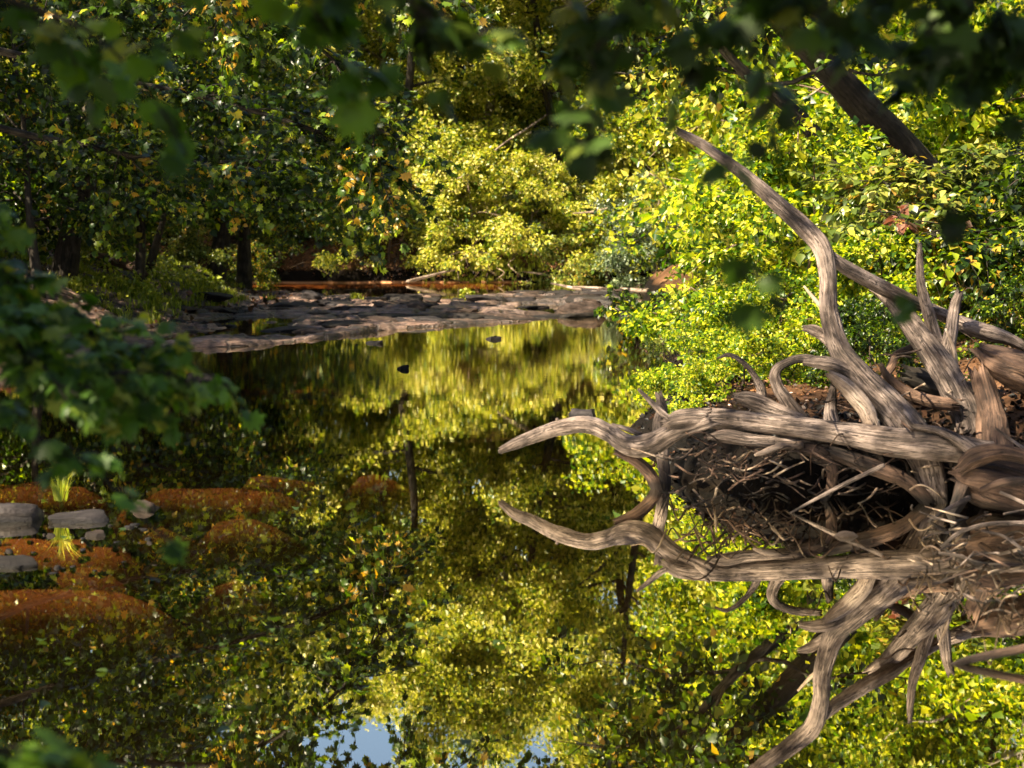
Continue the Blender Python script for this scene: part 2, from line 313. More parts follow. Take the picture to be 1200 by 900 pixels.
def tmpl(pts, tris):
    return np.array(pts, float), np.array(tris, int)
LEAF = {
 'diamond': tmpl([(0, 0, 0), (-.36, .42, .10), (0, 1, -.08), (.36, .42, .10)], [(0, 2, 1), (0, 3, 2)]),
 'ovate': tmpl([(0, 0, 0), (-.27, .2, .05), (-.36, .5, .07), (0, 1, -.12), (.36, .5, .07), (.27, .2, .05), (0, .5, -.02)],
               [(0, 6, 1), (1, 6, 2), (2, 6, 3), (3, 6, 4), (4, 6, 5), (5, 6, 0)]),
}
mp = [(0, 0), (-.18, .05), (-.42, -.04), (-.36, .18), (-.62, .36), (-.38, .46), (-.34, .72), (-.14, .62), (0, 1.0), (.14, .62), (.34, .72), (.38, .46), (.62, .36), (.36, .18), (.42, -.04), (.18, .05)]
LEAF['maple'] = tmpl([(x, y, -.25 * (x * x) - .12 * y * y) for x, y in mp] + [(0, .35, .05)], [(i, 16, (i + 1) % 16) for i in range(16)])
def leaves_np(pos, dirs, nrm, size, shape, rng):
    T, tr = LEAF[shape]; n = len(pos)
    Y = dirs / (np.linalg.norm(dirs, axis=1)[:, None] + 1e-9)
    X = np.cross(Y, nrm); X /= np.linalg.norm(X, axis=1)[:, None] + 1e-9; Z = np.cross(X, Y)
    wx = (T[None, :, 0] * (rng.uniform(.75, 1.25, n))[:, None]); 
    curl = rng.uniform(.4, 2.2, n)[:, None]
    V = pos[:, None, :] + size[:, None, None] * (wx[..., None] * X[:, None] + T[None, :, 1, None] * Y[:, None] + (T[None, :, 2] * curl)[..., None] * Z[:, None])
    F = (tr[None] + (np.arange(n) * len(T))[:, None, None]).reshape(-1, 3)
    return V.reshape(-1, 3), F, np.repeat(rng.random(n), len(T))
class Leaves:
    def __init__(s, shape, seed): s.shape = shape; s.rng = np.random.default_rng(seed); s.V = []; s.F = []; s.R = []; s.n = 0
    def add(s, pos, dirs, nrm, size):
        v, f, r = leaves_np(pos, dirs, nrm, size, s.shape, s.rng); s.V.append(v); s.F.append(f + s.n); s.R.append(r); s.n += len(v)
    def clusters(s, cen, rad, per, size, flat=.45, tilt=.55, droop=.35):
        cen = np.asarray(cen, float); rad = np.asarray(rad, float) * np.ones(len(cen)); rng = s.rng
        c = np.repeat(cen, per, 0); r = np.repeat(rad, per); n = len(c)
        o = rng.normal(size=(n, 3)); o /= np.linalg.norm(o, axis=1)[:, None]; rr = rng.random(n) ** .45
        o = o * rr[:, None]; off = o * r[:, None]; off[:, 2] *= flat
        # every cluster leans its own way, so sprays form tilted tiers
        sl = np.repeat(rng.normal(size=(len(cen), 2)) * .35, per, 0)
        off[:, 2] += off[:, 0] * sl[:, 0] + off[:, 1] * sl[:, 1] - droop * (off[:, 0] ** 2 + off[:, 1] ** 2) / (r + .01)
        d = o + rng.normal(size=(n, 3)) * .45; d[:, 2] -= .35
        nr = rng.normal(size=(n, 3)) * tilt; nr[:, 2] += 1; nr[:, 0] -= sl[:, 0] * .7; nr[:, 1] -= sl[:, 1] * .7
        s.add(c + off, d, nr, size * np.clip(rng.lognormal(-.08, .32, n), .35, 1.7))
    def mesh(s, name, m):
        return mesh_np(name, np.concatenate(s.V), np.concatenate(s.F), m, rnd=np.concatenate(s.R))

# ------------------------------------------------------------------ trees
def build_tree(seed, H, cr, trunk_r, zlow=.1, nl=16, per=90, lsize=.11, shape='diamond', path=None, clr=.75, ncl=230, droop=.1, sides=10, bias=None, top=1.0, twigs=True):
    """returns (Tubes for wood, Leaves for crown)"""
    rng = np.random.default_rng(seed); W = Tubes(); Lf = Leaves(shape, seed + 1)
    if path is None:
        k = np.linspace(0, 1, 6)[:, None]; w = rng.normal(size=2) * .08 * H
        path = np.hstack([w[0] * k ** 1.5 + rng.normal(size=(6, 1)) * .012 * H * k, w[1] * k ** 1.5 + rng.normal(size=(6, 1)) * .012 * H * k, k * H * .92 - .3 * (k == 0)])
    path = np.asarray(path, float); m = 26
    rad = trunk_r * (1 - .88 * np.linspace(0, 1, len(path)) ** .9); rad[0] *= 1.35
    P = W.add(path, rad, sides + 4, .10, seed, n=m)
    cen = []; wt = []
    for i in range(nl):
        f = zlow + (1 - zlow) * (i + rng.random()) / nl
        q = P[min(m - 1, int(f * (m - 1)))]
        az = i * 2.4 + rng.normal() * .35
        if bias is not None and rng.random() < .65: az = bias + rng.normal() * .7
        prof = math.sin(math.pi * (0.18 + .75 * f)) ** .6
        Ln = cr * prof * rng.uniform(.7, 1.15)
        el = R(rng.uniform(-5, 30) + 25 * f)
        d = np.array([math.cos(az) * math.cos(el), math.sin(az) * math.cos(el), math.sin(el)])
        t = np.linspace(0, 1, 6)[:, None]
        B = q + d * Ln * t + np.array([0, 0, -1]) * droop * Ln * t ** 2 * 1.5 + rng.normal(size=(6, 3)) * .04 * Ln * t
        r0 = trunk_r * (1 - .8 * f) * .42
        BB = W.add(B, np.linspace(r0, r0 * .2, 6), 6, 0, n=12, cap=False)
        for k in range(2, 12): cen.append(BB[k]); wt.append(.4 + k / 12)
        for j in range(5):
            b = BB[rng.integers(3, 11)]; dd = d + rng.normal(size=3) * .75; dd[2] *= .5; dd /= np.linalg.norm(dd)
            l2 = Ln * rng.uniform(.25, .5); t2 = np.linspace(0, 1, 5)[:, None]
            S = b + dd * l2 * t2 - np.array([0, 0, .18]) * l2 * t2 ** 2
            W.add(S, np.linspace(r0 * .35, r0 * .08, 5), 4, 0, cap=False)
            for k in range(1, 5): cen.append(S[k]); wt.append(1.)
    cen = np.array(cen); wt = np.array(wt); wt /= wt.sum()
    ci = rng.choice(len(cen), ncl, p=wt)
    cc = cen[ci] + rng.normal(size=(ncl, 3)) * np.array([.35, .35, .25]) * clr
    cc[:, 2] = np.maximum(cc[:, 2], .15)
    cut = cc[:, 2] < H * top; cc = cc[cut]; ci = ci[cut]
    if twigs:
        for a, b in list(zip(cen[ci], cc))[::2]:
            W.add([a, (a + b) / 2 + [0, 0, .04], b], [.012, .009, .004], 3, 0, cap=False)
    Lf.clusters(cc, clr * rng.uniform(.5, 1.25, len(cc)), per, lsize)
    return W, Lf

def add_tree(name, label, cat, group, loc, WL, lmat, bark, rot=0, sc=1.0, crown='crown', wood='trunk'):
    e = empty(name, loc, label, cat, group); e.rotation_euler = (0, 0, rot); e.scale = (sc,) * 3
    W, L = WL
    wm = W if isinstance(W, bpy.types.Mesh) else W.mesh(wood, M[bark]); lm = L if isinstance(L, bpy.types.Mesh) else L.mesh(crown, M[lmat])
    link(wood, wm, e); link(crown, lm, e)
    return e

# ------------------------------------------------------------------ terrain
XR = np.array([(-5, 5.0), (6, 5.0), (9, 4.4), (10.1, 3.2), (10.55, 1.3), (11, .95), (14, 1.2), (16, 1.5), (20, 1.85), (28, 2.2), (35, 2.7), (45, 3.5), (54, 4.5), (60, 5)])
XL = np.array([(-5, -3.5), (3, -4), (8, -6.5), (15, -8), (21, -7.6), (25, -6.6), (35, -5.4), (42, -6.6), (46, -9), (50, -18), (60, -40)])
NE = np.array([(-30, 19), (-6.3, 21), (-4.0, 23.5), (-2.7, 25.6), (-2.2, 27.5), (-1.15, 28.8), (0, 30), (1.25, 31.2), (2.2, 31.9), (5, 33)])
def shelf_mask(x, y):
    return sst(-17, -14, x) * sst(.35, -.5, x - np.interp(y, XR[:, 0], XR[:, 1])) * sst(18.5, 20, y) * sst(50.5, 48, y)
def height(x, y, shelf_detail=True):
    x = np.asarray(x, float); y = np.asarray(y, float)
    wob = (fbm(x * .5, y * .5, 0, 3) - .5)
    dl = np.interp(y, XL[:, 0], XL[:, 1]) - x + wob * 1.6
    dr = x - np.interp(y, XR[:, 0], XR[:, 1]) + wob * .9
    df = y - 54 - wob * 2.0 - .12 * x
    dn = 2.6 - y + wob
    big = fbm(x * .12, y * .12, 0, 11); sm = fbm(x * 1.6, y * 1.6, 0, 21) - .5
    def bank(d, h0, w): 
        p = np.maximum(d, 0); return h0 * (1 - np.exp(-p / w)) + .05 * p * big + sm * .25 * sst(0, 1, d)
    z = np.full(x.shape, -9.0)
    bl = bank(dl, 1.5, 3.0); br = bank(dr, .38 + .6 * sst(26, 40, y), .2 + .4 * sst(13, 16, y)) + .18 * sst(1.2, 3.0, dr); bf = bank(df, 1.3, .7) + .10 * np.clip(df, 0, 30); bn = bank(dn, .45, 1.0)
    inside = (dl <= 0) & (dr <= 0) & (df <= 0) & (dn <= 0)
    land = np.maximum.reduce([np.where(dl > 0, bl, -9), np.where(dr > 0, br, -9), np.where(df > 0, bf, -9), np.where(dn > 0, bn, -9)])
    dd = np.minimum.reduce([-dl, -dr, -df, -dn])
    bed = -.75 * (1 - np.exp(-np.maximum(dd, 0) / .8))
    # shallow sandy streaks near the left rocks and across mid stream
    st = fbm(x * .6 + 5 + y * .3, y * 4.2, 0, 31, 3) 
    k1 = sst(-.6, -1.8, x) * sst(7.0, 7.9, y) * sst(11.6, 10.6, y)
    k2 = sst(-.6, -2, x) * sst(17.6, 18.6, y) * sst(21.3, 20.3, y)
    k3 = sst(45.5, 47, y) * sst(55, 53, y) * sst(2, -1, x)
    wv = .5 * (fbm(x * .7, y * .5, 0, 35, 3) - .5); bars = 0
    for (yc, wd, xe) in ((7.75, .12, -.9), (8.25, .10, -.7), (9.05, .34, -1.7), (9.75, .12, -1.0), (10.25, .10, -.5), (10.9, .16, -.9), (11.6, .10, -.4)):
        bars = np.maximum(bars, sst(1.1, .2, np.abs(y - yc + wv) / wd + .9 * (fbm(x * 1.2, y * 6, 0, 37, 3) - .45)) * sst(xe + .5, xe - .5, x + 1.2 * wv))
    bed = bed * (1 - bars) - .035 * bars + .03 * bars * (fbm(x * 5, y * 9, 0, 39, 3) - .5)
    k = np.clip(k2 * .9 + k3, 0, 1)
    bed = bed * (1 - k) + k * (-.02 - .4 * sst(.46, .58, 1 - st) * (1 - k3 * .8))
    # rock shelf
    ne = np.interp(x, NE[:, 0], NE[:, 1]) + 1.6 * (fbm(x * .9, y * .25, 0, 41) - .5)
    s = sst(0, .35, y - ne) * sst(47.5, 44, y + 2.5 * (fbm(x * .4, y * .4, 0, 44) - .5))
    q = fbm(x * .45, y * .22, 0, 51) * .9 + .28 * fbm(x * 1.6, y * .7, 0, 55)
    steps = np.floor(q * 11) / 11 + .012 * sst(0, 1, (q * 11) % 1)
    top = .045 + (steps - .60) * .62 + .04 * sst(-1.5, -5, x) - .05 * sst(34, 40, y) * sst(-3, 0, x)
    top = top * (.6 + .4 * sst(0, 4, y - ne)) + .05 * (fbm(x * 2.5, y * 1.6, 0, 61, 5) - .5)
    ckk = np.abs(fbm(x * .8 + .3 * y, y * 1.1, 0, 71, 3) - .5); top = top - .07 * sst(.018, .0, ckk)
    pl = np.floor(vnoise(x * 1.7, y * 1.2, 0, 75) * 4) / 4; top = top + .03 * (pl - .4)
    for (cx, cy_, rx, ry) in ((.5, 35.5, 1.1, 2.2), (-2.9, 43.0, 2.6, 3.2), (-5.2, 30.5, .8, 1.2)):
        rr_ = ((x - cx) / rx) ** 2 + ((y - cy_) / ry) ** 2 + 1.2 * (fbm(x * 1.4, y * 1.0, 0, 81, 3) - .5); top = top - .22 * sst(1.1, .75, rr_)
    bed = np.where(s > 0, bed * (1 - s) + s * top, bed)
    z = np.where(inside, bed, land + np.where(dl > 0, np.where(s > 0, s * top, 0), 0))
    return z
def hz(x, y): return float(height(np.array([x]), np.array([y]))[0])

def axis(lo, a, b, hi, d, n):
    inner = np.arange(a, b, d)
    lo_ = a - (a - lo) * (np.linspace(1, 0, n, endpoint=False) ** 2.5); hi_ = b + (hi - b) * (np.linspace(0, 1, n) ** 2.5)
    return np.concatenate([lo_, inner, hi_])
def grid_mesh(name, xs, ys, zf, m, smooth=True):
    X, Y = np.meshgrid(xs, ys); Z = zf(X, Y); V = np.stack([X, Y, Z], -1).reshape(-1, 3)
    nx, ny = len(xs), len(ys); i = np.arange(ny - 1)[:, None] * nx; j = np.arange(nx - 1)[None]
    F = np.stack([i + j, i + j + 1, i + nx + j + 1, i + nx + j], -1).reshape(-1, 4)
    return link(name, mesh_np(name, V, F, m, smooth=smooth))
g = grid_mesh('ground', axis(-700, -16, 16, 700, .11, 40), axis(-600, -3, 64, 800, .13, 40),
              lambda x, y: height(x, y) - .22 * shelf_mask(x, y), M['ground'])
tag(g, kind='structure', label='brown leaf-littered banks and bed of the creek')
s_ = grid_mesh('rock_shelf', np.arange(-17, 5.6, .055), np.arange(18.4, 50.6, .07),
               lambda x, y: height(x, y) + .012 - .32 * (1 - shelf_mask(x, y)), M['shelf'])
tag(s_, kind='structure', label='low ledge of pinkish and grey bedrock crossing the creek')
w = grid_mesh('water', np.array([-80, -20, 20, 60.]), np.array([-8, 20, 60, 75.]), lambda x, y: 0 * x, M['water'])
tag(w, kind='structure', label='still brown creek water mirroring the trees')

# ------------------------------------------------------------------ rocks
def rock_mesh(seed, sx, sy, sz, flat=.55, m='rock', sub=4, ncut=14):
    import bmesh
    rng = np.random.default_rng(seed); bm = bmesh.new(); bmesh.ops.create_icosphere(bm, subdivisions=sub, radius=1)
    V = np.array([v.co[:] for v in bm.verts]); F = np.array([[v.index for v in f.verts] for f in bm.faces]); bm.free()
    for k in range(ncut):
        n = rng.normal(size=3); n[2] = abs(n[2]) * .75 if k % 3 else n[2] * .15; n /= np.linalg.norm(n); d = rng.uniform(.45, .85)
        t = V @ n - d; V = V - np.maximum(t, 0)[:, None] * n
    n = np.array([rng.normal() * .12, rng.normal() * .12, 1]); n /= np.linalg.norm(n); t = V @ n - flat; V = V - np.maximum(t, 0)[:, None] * n * .93
    nn = fbm(V[:, 0] * 2.2 + seed, V[:, 1] * 2.2, V[:, 2] * 5, seed, 4) - .5
    V = V * (1 + .32 * nn[:, None] + .10 * (fbm(V[:, 0] * 7, V[:, 1] * 7, V[:, 2] * 9, seed + 5, 3) - .5)[:, None]); V[:, 2] += .03 * np.floor(6 * vnoise(V[:, 0] * 2.5, V[:, 1] * 2.5, 0, seed)) / 6
    return mesh_np('rock', V * np.array([sx, sy, sz]), F, M[m])
def rock(name, label, cat, px, py, wpx, hpx, seed, m='rock', rot=None, depth=None, group=None, flat=.6, z0=0.0):
    """px,py = middle of its foot"""
    p = onz(px, py, z0); sc = p[1] / FPX; sx = wpx * sc / 2 * 1.25; sz = hpx * sc / flat
    me = rock_mesh(seed, sx, (depth or sx * .8), sz, flat, m)
    o = link(name, me, loc=(p[0], p[1] + (depth or sx * .8) * .6, z0 - sz * .12)); o.rotation_euler = (0, 0, rot if rot is not None else 0)
    return tag(o, label, cat, group)
rock('rock', 'dark flat-topped rock at the left edge beside the grass tuft', 'rock', -6, 612, 124, 19, 63, 'rock_dark', flat=.75, depth=.26, rot=.5)
rock('rock', 'pinkish wedge-shaped rock right of the grass tuft at the left edge', 'rock', 92, 614, 90, 15, 66, 'rock_dark', flat=.9, depth=.2, rot=.3)
rock('rock', 'small sunlit rock standing alone in the shallows near the left rocks', 'rock', 168, 598, 46, 13, 69, 'rock_pink', flat=.8, depth=.10, rot=.4)
rock('rock', 'smooth grey slab with a dark tip low at the left edge of the water', 'rock', 0, 668, 96, 8, 15, 'rock', flat=.4, depth=.22)
rock('rock', 'small bleached stone in the orange shallows just under the wedge-shaped rock', 'rock', 112, 629, 34, 6, 16, 'rock_pink', flat=.4)
rock('rock', 'dark-ended flat rock sitting in the water in front of the pink ledge', 'rock', 242, 447, 60, 10, 51, 'rock', flat=.6)
rock('rock', 'lone small dark stone poking out of the green water mid stream', 'rock', 471, 433, 18, 5, 24, 'rock_dark', flat=.4)
rock('rock', 'low dark stone in the water nearest the rock ledge', 'rock', 440, 403, 24, 4, 23, 'rock_dark', flat=.5)
rock('rock', 'low grey stone breaking the water below the middle of the ledge', 'rock', 577, 398, 24, 4, 24, 'rock_dark', flat=.5)
rock('rock', 'small rounded grey stone just behind the curved log arm', 'rock', 684, 489, 44, 10, 27, 'rock_dark', flat=.6)
rock('rock', 'large squarish grey boulder at the back of the rock ledge', 'rock', 362, 352, 40, 12, 31, 'rock_dark', flat=.7, z0=.05)
rock('rock', 'pyramid-shaped rust-brown boulder at the right end of the ledge', 'rock', 688, 368, 62, 18, 34, 'rock_pink', flat=.95, z0=.02)
peb = [rock_mesh(300 + i, .05, .04, .03, .6, ['rock', 'rock_pink', 'rock_dark'][i], 2) for i in range(3)]
rng = np.random.default_rng(78)
for i in range(50):
    px = rng.uniform(-10, 190) if i < 50 else rng.uniform(200, 300); py = (rng.uniform(596, 672) if i < 50 else rng.uniform(438, 452)); p = onz(px, py); k = i % 3
    o = link('pebble', peb[k], loc=(p[0], p[1], rng.uniform(-.02, .004))); o.rotation_euler = (0, 0, rng.uniform(0, 6)); s = rng.uniform(.25, .8) * (1 if i < 50 else 1.8); o.scale = (s * 1.3, s, s)
    tag(o, ['small grey pebble in the shallows by the left rocks', 'small pink pebble in the shallows by the left rocks', 'small dark pebble in the shallows by the left rocks'][k], 'pebble', 'pebbles in the left shallows')
rng = np.random.default_rng(77)
slabs = [rock_mesh(200 + i, .5, .38, .09, .45, ['rock', 'rock_pink', 'rock_dark'][i % 3], 3) for i in range(7)]
for i in range(190):
    px = rng.uniform(190, 735) if i % 3 else rng.uniform(420, 730); py = rng.uniform(343, 402) if px < 420 else rng.uniform(343, 382)
    p = onz(px, py); z = hz(p[0], p[1])
    if z < -.06: continue
    k = i % 7
    o = link('stone_slab', slabs[k], loc=(p[0], p[1], max(z, 0) + .005)); o.rotation_euler = (rng.normal() * .04, rng.normal() * .05, rng.uniform(0, 6.3))
    s = rng.uniform(.35, 1.5); o.scale = (s, s, s * rng.uniform(.7, 1.4))
    tag(o, ['thin grey slab of rock lying loose on the ledge', 'thin pinkish slab of rock lying loose on the ledge', 'thin dark slab of rock lying loose on the ledge'][k % 3], 'rock slab', 'loose slabs on the rock ledge', 'thing')

# ------------------------------------------------------------------ driftwood
def wood_obj(strokes, name, mt, label=None, cat='driftwood', parent=None, sides=30, rough=.22, group=None, seed=0):
    """strokes: list of lists of (px,py,Y,r_px) ; a mesh in world coordinates, origin at its middle"""
    T = Tubes()
    for k, s in enumerate(strokes):
        P = []; r = []
        for (px, py, Y, rp) in s:
            P.append(at(px, py, Y)); r.append(.82 * rp * Y / FPX)
        L = sum(np.linalg.norm(np.diff(np.array(P), axis=0), axis=1))
        T.add(P, r, (sides + 14) if max(r) > .03 else 10, rough, seed + k * 7, n=int(min(120, max(14, L / .018))))
    me = T.mesh(name, M[mt]); return me
def wood_thing(name, label, cat, parts, base, group=None, rough=.22):
    """parts: (part_name, material, strokes, sub list)"""
    b = at(*base) if len(base) == 3 else np.array(base)
    e = empty(name, b, label, cat, group)
    for i, (pn, mt, st) in enumerate(parts):
        me = wood_obj(st, pn, mt, seed=i * 31 + len(label), rough=rough); o = link(pn, me, e)
        me.transform(__import__('mathutils').Matrix.Translation([-float(c) for c in b]))
    return e
wood_thing('fallen_log', 'thick weathered log with a curved arm reaching left over the water', 'log', [
    ('trunk', 'driftwood', [[(783, 497, 10.5, 9), (800, 491, 10.45, 14), (850, 491, 10.4, 15), (920, 499, 10.3, 15.5), (990, 509, 10.2, 17), (1045, 518, 10.1, 21), (1092, 522, 10.05, 22), (1130, 528, 10.1, 20), (1170, 545, 10.2, 26)]]),
    ('branch', 'driftwood', [[(588, 527, 11.2, 5), (604, 520, 11.1, 8), (622, 513, 11.1, 9), (655, 502, 11, 11), (690, 498, 10.9, 12), (715, 508, 10.8, 12.5), (738, 522, 10.7, 15), (765, 520, 10.6, 16), (793, 505, 10.5, 14), (830, 492, 10.4, 13)]]),
    ('branch', 'driftwood', [[(748, 456, 10.6, 2), (762, 470, 10.55, 4), (778, 486, 10.5, 5), (792, 496, 10.45, 5)]]),
    ('branch', 'driftwood_brown', [[(722, 530, 10.75, 4), (745, 540, 10.72, 8), (762, 556, 10.7, 9), (772, 580, 10.65, 8), (776, 612, 10.6, 7)]]),
    ('stub', 'driftwood', [[(652, 490, 11, 2), (656, 497, 11, 4), (660, 503, 11, 5)]]),
    ('stub', 'driftwood', [[(717, 497, 10.85, 2), (735, 503, 10.8, 4), (752, 510, 10.7, 4)]]),
], (1100, 560, 10.2))
wood_thing('dead_tree', 'bare grey dead tree with a long arched limb rising to the upper left', 'dead tree', [
    ('trunk', 'driftwood', [[(795, 154, 11.0, 5), (812, 163, 11, 6.5), (830, 174, 11, 7), (870, 203, 10.9, 9), (910, 238, 10.8, 11), (945, 270, 10.7, 12.5), (963, 292, 10.65, 13), (970, 325, 10.6, 12), (971, 365, 10.55, 12.5), (984, 408, 10.5, 15), (1010, 442, 10.4, 19), (1044, 478, 10.3, 22), (1068, 508, 10.2, 24), (1090, 555, 10.2, 22), (1100, 620, 10.1, 18)]]),
    ('branch', 'driftwood', [[(960, 288, 10.65, 6), (985, 309, 10.7, 9), (1010, 324, 10.75, 10), (1042, 341, 10.8, 11), (1072, 355, 10.9, 9), (1105, 369, 11, 9), (1133, 382, 11, 11), (1158, 390, 11, 12), (1184, 398, 11, 8), (1215, 415, 11, 5)]]),
    ('branch', 'driftwood', [[(943, 385, 10.6, 4), (953, 387, 10.6, 8), (965, 394, 10.6, 8), (978, 408, 10.55, 8), (984, 420, 10.5, 8)]]),
    ('branch', 'driftwood', [[(944, 424, 10.45, 5), (960, 425, 10.4, 9), (982, 430, 10.4, 11), (1008, 446, 10.4, 12)]]),
    ('branch', 'twig', [[(942, 335, 10.6, 1.5), (956, 352, 10.58, 3), (968, 364, 10.55, 4)]]),
], (1085, 560, 10.2))
wood_thing('broken_trunk', 'splintered grey trunk leaning left behind the dead tree', 'broken tree', [
    ('trunk', 'driftwood', [[(1030, 342, 10.95, 7), (1045, 353, 10.9, 10), (1060, 370, 10.85, 14), (1081, 398, 10.8, 17), (1100, 424, 10.7, 20), (1118, 455, 10.6, 22), (1135, 490, 10.5, 24), (1150, 540, 10.4, 26)]]),
    ('stem', 'driftwood', [[(1078, 286, 10.8, 3), (1078, 305, 10.8, 5), (1080, 335, 10.8, 6.5), (1087, 362, 10.8, 8), (1097, 396, 10.8, 9), (1112, 432, 10.7, 10)]]),
    ('stem', 'driftwood', [[(1124, 344, 10.85, 6), (1119, 360, 10.85, 8), (1115, 385, 10.8, 9), (1110, 412, 10.75, 11), (1112, 440, 10.7, 12)]]),
    ('splinter', 'driftwood_pale', [[(1019, 339, 10.93, 1), (1032, 346, 10.92, 3), (1050, 357, 10.86, 4)]]),
    ('splinter', 'driftwood_pale', [[(1108, 385, 10.7, 1.5), (1118, 410, 10.7, 3), (1122, 440, 10.65, 4)]]),
], (1150, 560, 10.4))
wood_thing('root_mass', 'bulky brown root mass of a toppled stump at the right edge', 'tree stump', [
    ('stump', 'driftwood_brown', [[(1122, 556, 9.9, 10), (1140, 560, 9.85, 30), (1170, 566, 9.8, 40), (1210, 575, 9.75, 42), (1260, 590, 9.7, 30)],
                                 [(1150, 410, 10.6, 10), (1175, 425, 10.5, 24), (1210, 440, 10.4, 26), (1250, 470, 10.3, 22)]]),
    ('root', 'driftwood_dark', [[(1130, 570, 9.8, 10), (1122, 590, 9.75, 8), (1112, 608, 9.7, 5)]]),
    ('root', 'driftwood_brown', [[(1150, 440, 10.5, 14), (1160, 480, 10.4, 16), (1165, 530, 10.2, 22), (1170, 570, 10, 26)]]),
    ('root', 'driftwood', [[(1160, 545, 9.9, 14), (1130, 520, 9.95, 8), (1100, 505, 10, 6), (1070, 500, 10.05, 4)]]),
    ('root', 'driftwood_brown', [[(1128, 548, 9.75, 8), (1145, 536, 9.7, 11), (1175, 530, 9.65, 10), (1220, 540, 9.6, 10)]]),
    ('root', 'driftwood_dark', [[(1150, 575, 9.6, 4), (1175, 566, 9.5, 6), (1215, 562, 9.5, 7)]]),
], (1180, 600, 9.9), rough=.55)
wood_thing('arched_root', 'hoop-shaped grey root standing behind the thick log', 'root', [
    ('root', 'driftwood', [[(936, 492, 10.8, 13), (922, 470, 10.8, 10), (910, 450, 10.8, 8.5), (910, 434, 10.8, 7), (925, 424, 10.8, 6), (944, 420, 10.8, 6), (965, 424, 10.7, 5)]]),
], (932, 500, 10.8))
def single(label, mt, st, name='driftwood_branch', cat='driftwood', group=None, seed=0, rough=.2):
    P = [at(a, b, c) for a, b, c, d in st]; b = np.mean(P, axis=0)
    me = wood_obj([st], name, mt, seed=seed, rough=rough); me.transform(__import__('mathutils').Matrix.Translation([-float(c) for c in b]))
    return tag(link(name, me, loc=b), label, cat, group)
single('pale bright split log leaning under the dead tree trunk', 'driftwood_pale', [(972, 438, 10.3, 5), (984, 447, 10.3, 10), (998, 460, 10.28, 12), (1014, 480, 10.25, 12), (1022, 500, 10.2, 11)], seed=3)
single('short upright stub standing on the thick log under the dead tree', 'driftwood', [(976, 455, 10.45, 5), (974, 470, 10.45, 8), (973, 485, 10.4, 10), (975, 500, 10.35, 14)], 'driftwood_stub', seed=4)
single('slim hooked grey root curling left above the arched root', 'driftwood', [(841, 420, 10.9, 1.5), (855, 416, 10.9, 3), (872, 426, 10.9, 3.5), (886, 444, 10.9, 5), (892, 462, 10.9, 8), (885, 480, 10.9, 8)], 'driftwood_root', seed=5)
single('dark curved branch with a raised tip right of the dead tree base', 'driftwood_brown', [(1032, 427, 10.5, 3), (1042, 444, 10.5, 6), (1060, 459, 10.5, 8), (1090, 470, 10.45, 9), (1120, 474, 10.4, 9)], seed=6)
single('dark crooked root in front of the orange leaf litter', 'driftwood_brown', [(1080, 400, 11, 6), (1066, 410, 11, 7), (1050, 417, 11, 6), (1043, 432, 10.9, 6), (1030, 448, 10.8, 5), (1010, 452, 10.8, 4)], 'driftwood_root', seed=7)
single('knotted grey log stub lying behind the left end of the thick log', 'driftwood', [(862, 466, 10.8, 6), (876, 468, 10.8, 11), (892, 474, 10.8, 12), (920, 486, 10.75, 11), (950, 498, 10.7, 9)], 'driftwood_stub', seed=8)
single('tapered grey log wedged below the thick log, pointing left', 'driftwood', [(832, 512, 10.3, 4), (850, 511, 10.3, 9), (875, 515, 10.3, 9), (905, 518, 10.3, 8), (950, 520, 10.3, 8)], seed=9)
single('pale flattened branch tip poking out beneath the thick log', 'driftwood_pale', [(884, 534, 10.15, 2), (895, 530, 10.15, 4), (912, 524, 10.2, 5), (940, 522, 10.25, 6)], seed=10)
single('brown forked root dropping to the water beneath the thick log', 'driftwood_dark', [(930, 525, 10.3, 8), (960, 530, 10.25, 11), (975, 550, 10.2, 9), (972, 575, 10.2, 6), (962, 592, 10.2, 4)], 'driftwood_root', seed=11)
single('brown curved log under the thick log right of the forked root', 'driftwood_dark', [(975, 530, 10.2, 10), (1005, 541, 10.15, 12), (1035, 552, 10.1, 12), (1065, 566, 10.1, 10), (1090, 590, 10.1, 10)], seed=12)
single('long straight stick slanting from the thick log down to the water', 'driftwood', [(1036, 545, 9.85, 3.2), (980, 572, 9.8, 3), (925, 602, 9.75, 1.6)], 'driftwood_stick', seed=13, rough=.1)
single('short straight stick slanting into the water by the root mass', 'driftwood', [(1136, 583, 9.6, 4), (1108, 598, 9.5, 3), (1080, 617, 9.45, 1.6)], 'driftwood_stick', seed=14, rough=.1)
single('thin pale stick crossing in front of the broken trunk foot', 'driftwood', [(1107, 460, 10.2, 2.5), (1124, 471, 10.2, 2), (1142, 484, 10.2, 1.5)], 'driftwood_stick', seed=15)
single('thin pale stick leaning to the right edge above the root mass', 'driftwood', [(1167, 502, 9.9, 1.5), (1186, 516, 9.85, 2.2), (1206, 530, 9.8, 2.5)], 'driftwood_stick', seed=16)
single('stick resting on top of the root mass at the right edge', 'driftwood', [(1172, 577, 9.4, 2.2), (1190, 585, 9.35, 2.6), (1212, 595, 9.3, 3)], 'driftwood_stick', seed=17)
single('dark rounded log end behind the broken trunk foot', 'bark', [(1065, 440, 11.3, 13), (1085, 447, 11.3, 18), (1120, 460, 11.3, 20), (1160, 470, 11.3, 20)], 'log', 'log', seed=18)
single('grey root stub with broken top left of the thick log', 'driftwood', [(772, 462, 11.1, 5), (776, 480, 11.1, 8), (772, 500, 11.1, 9), (776, 530, 11, 9), (782, 580, 10.9, 8)], 'driftwood_stub', seed=19)
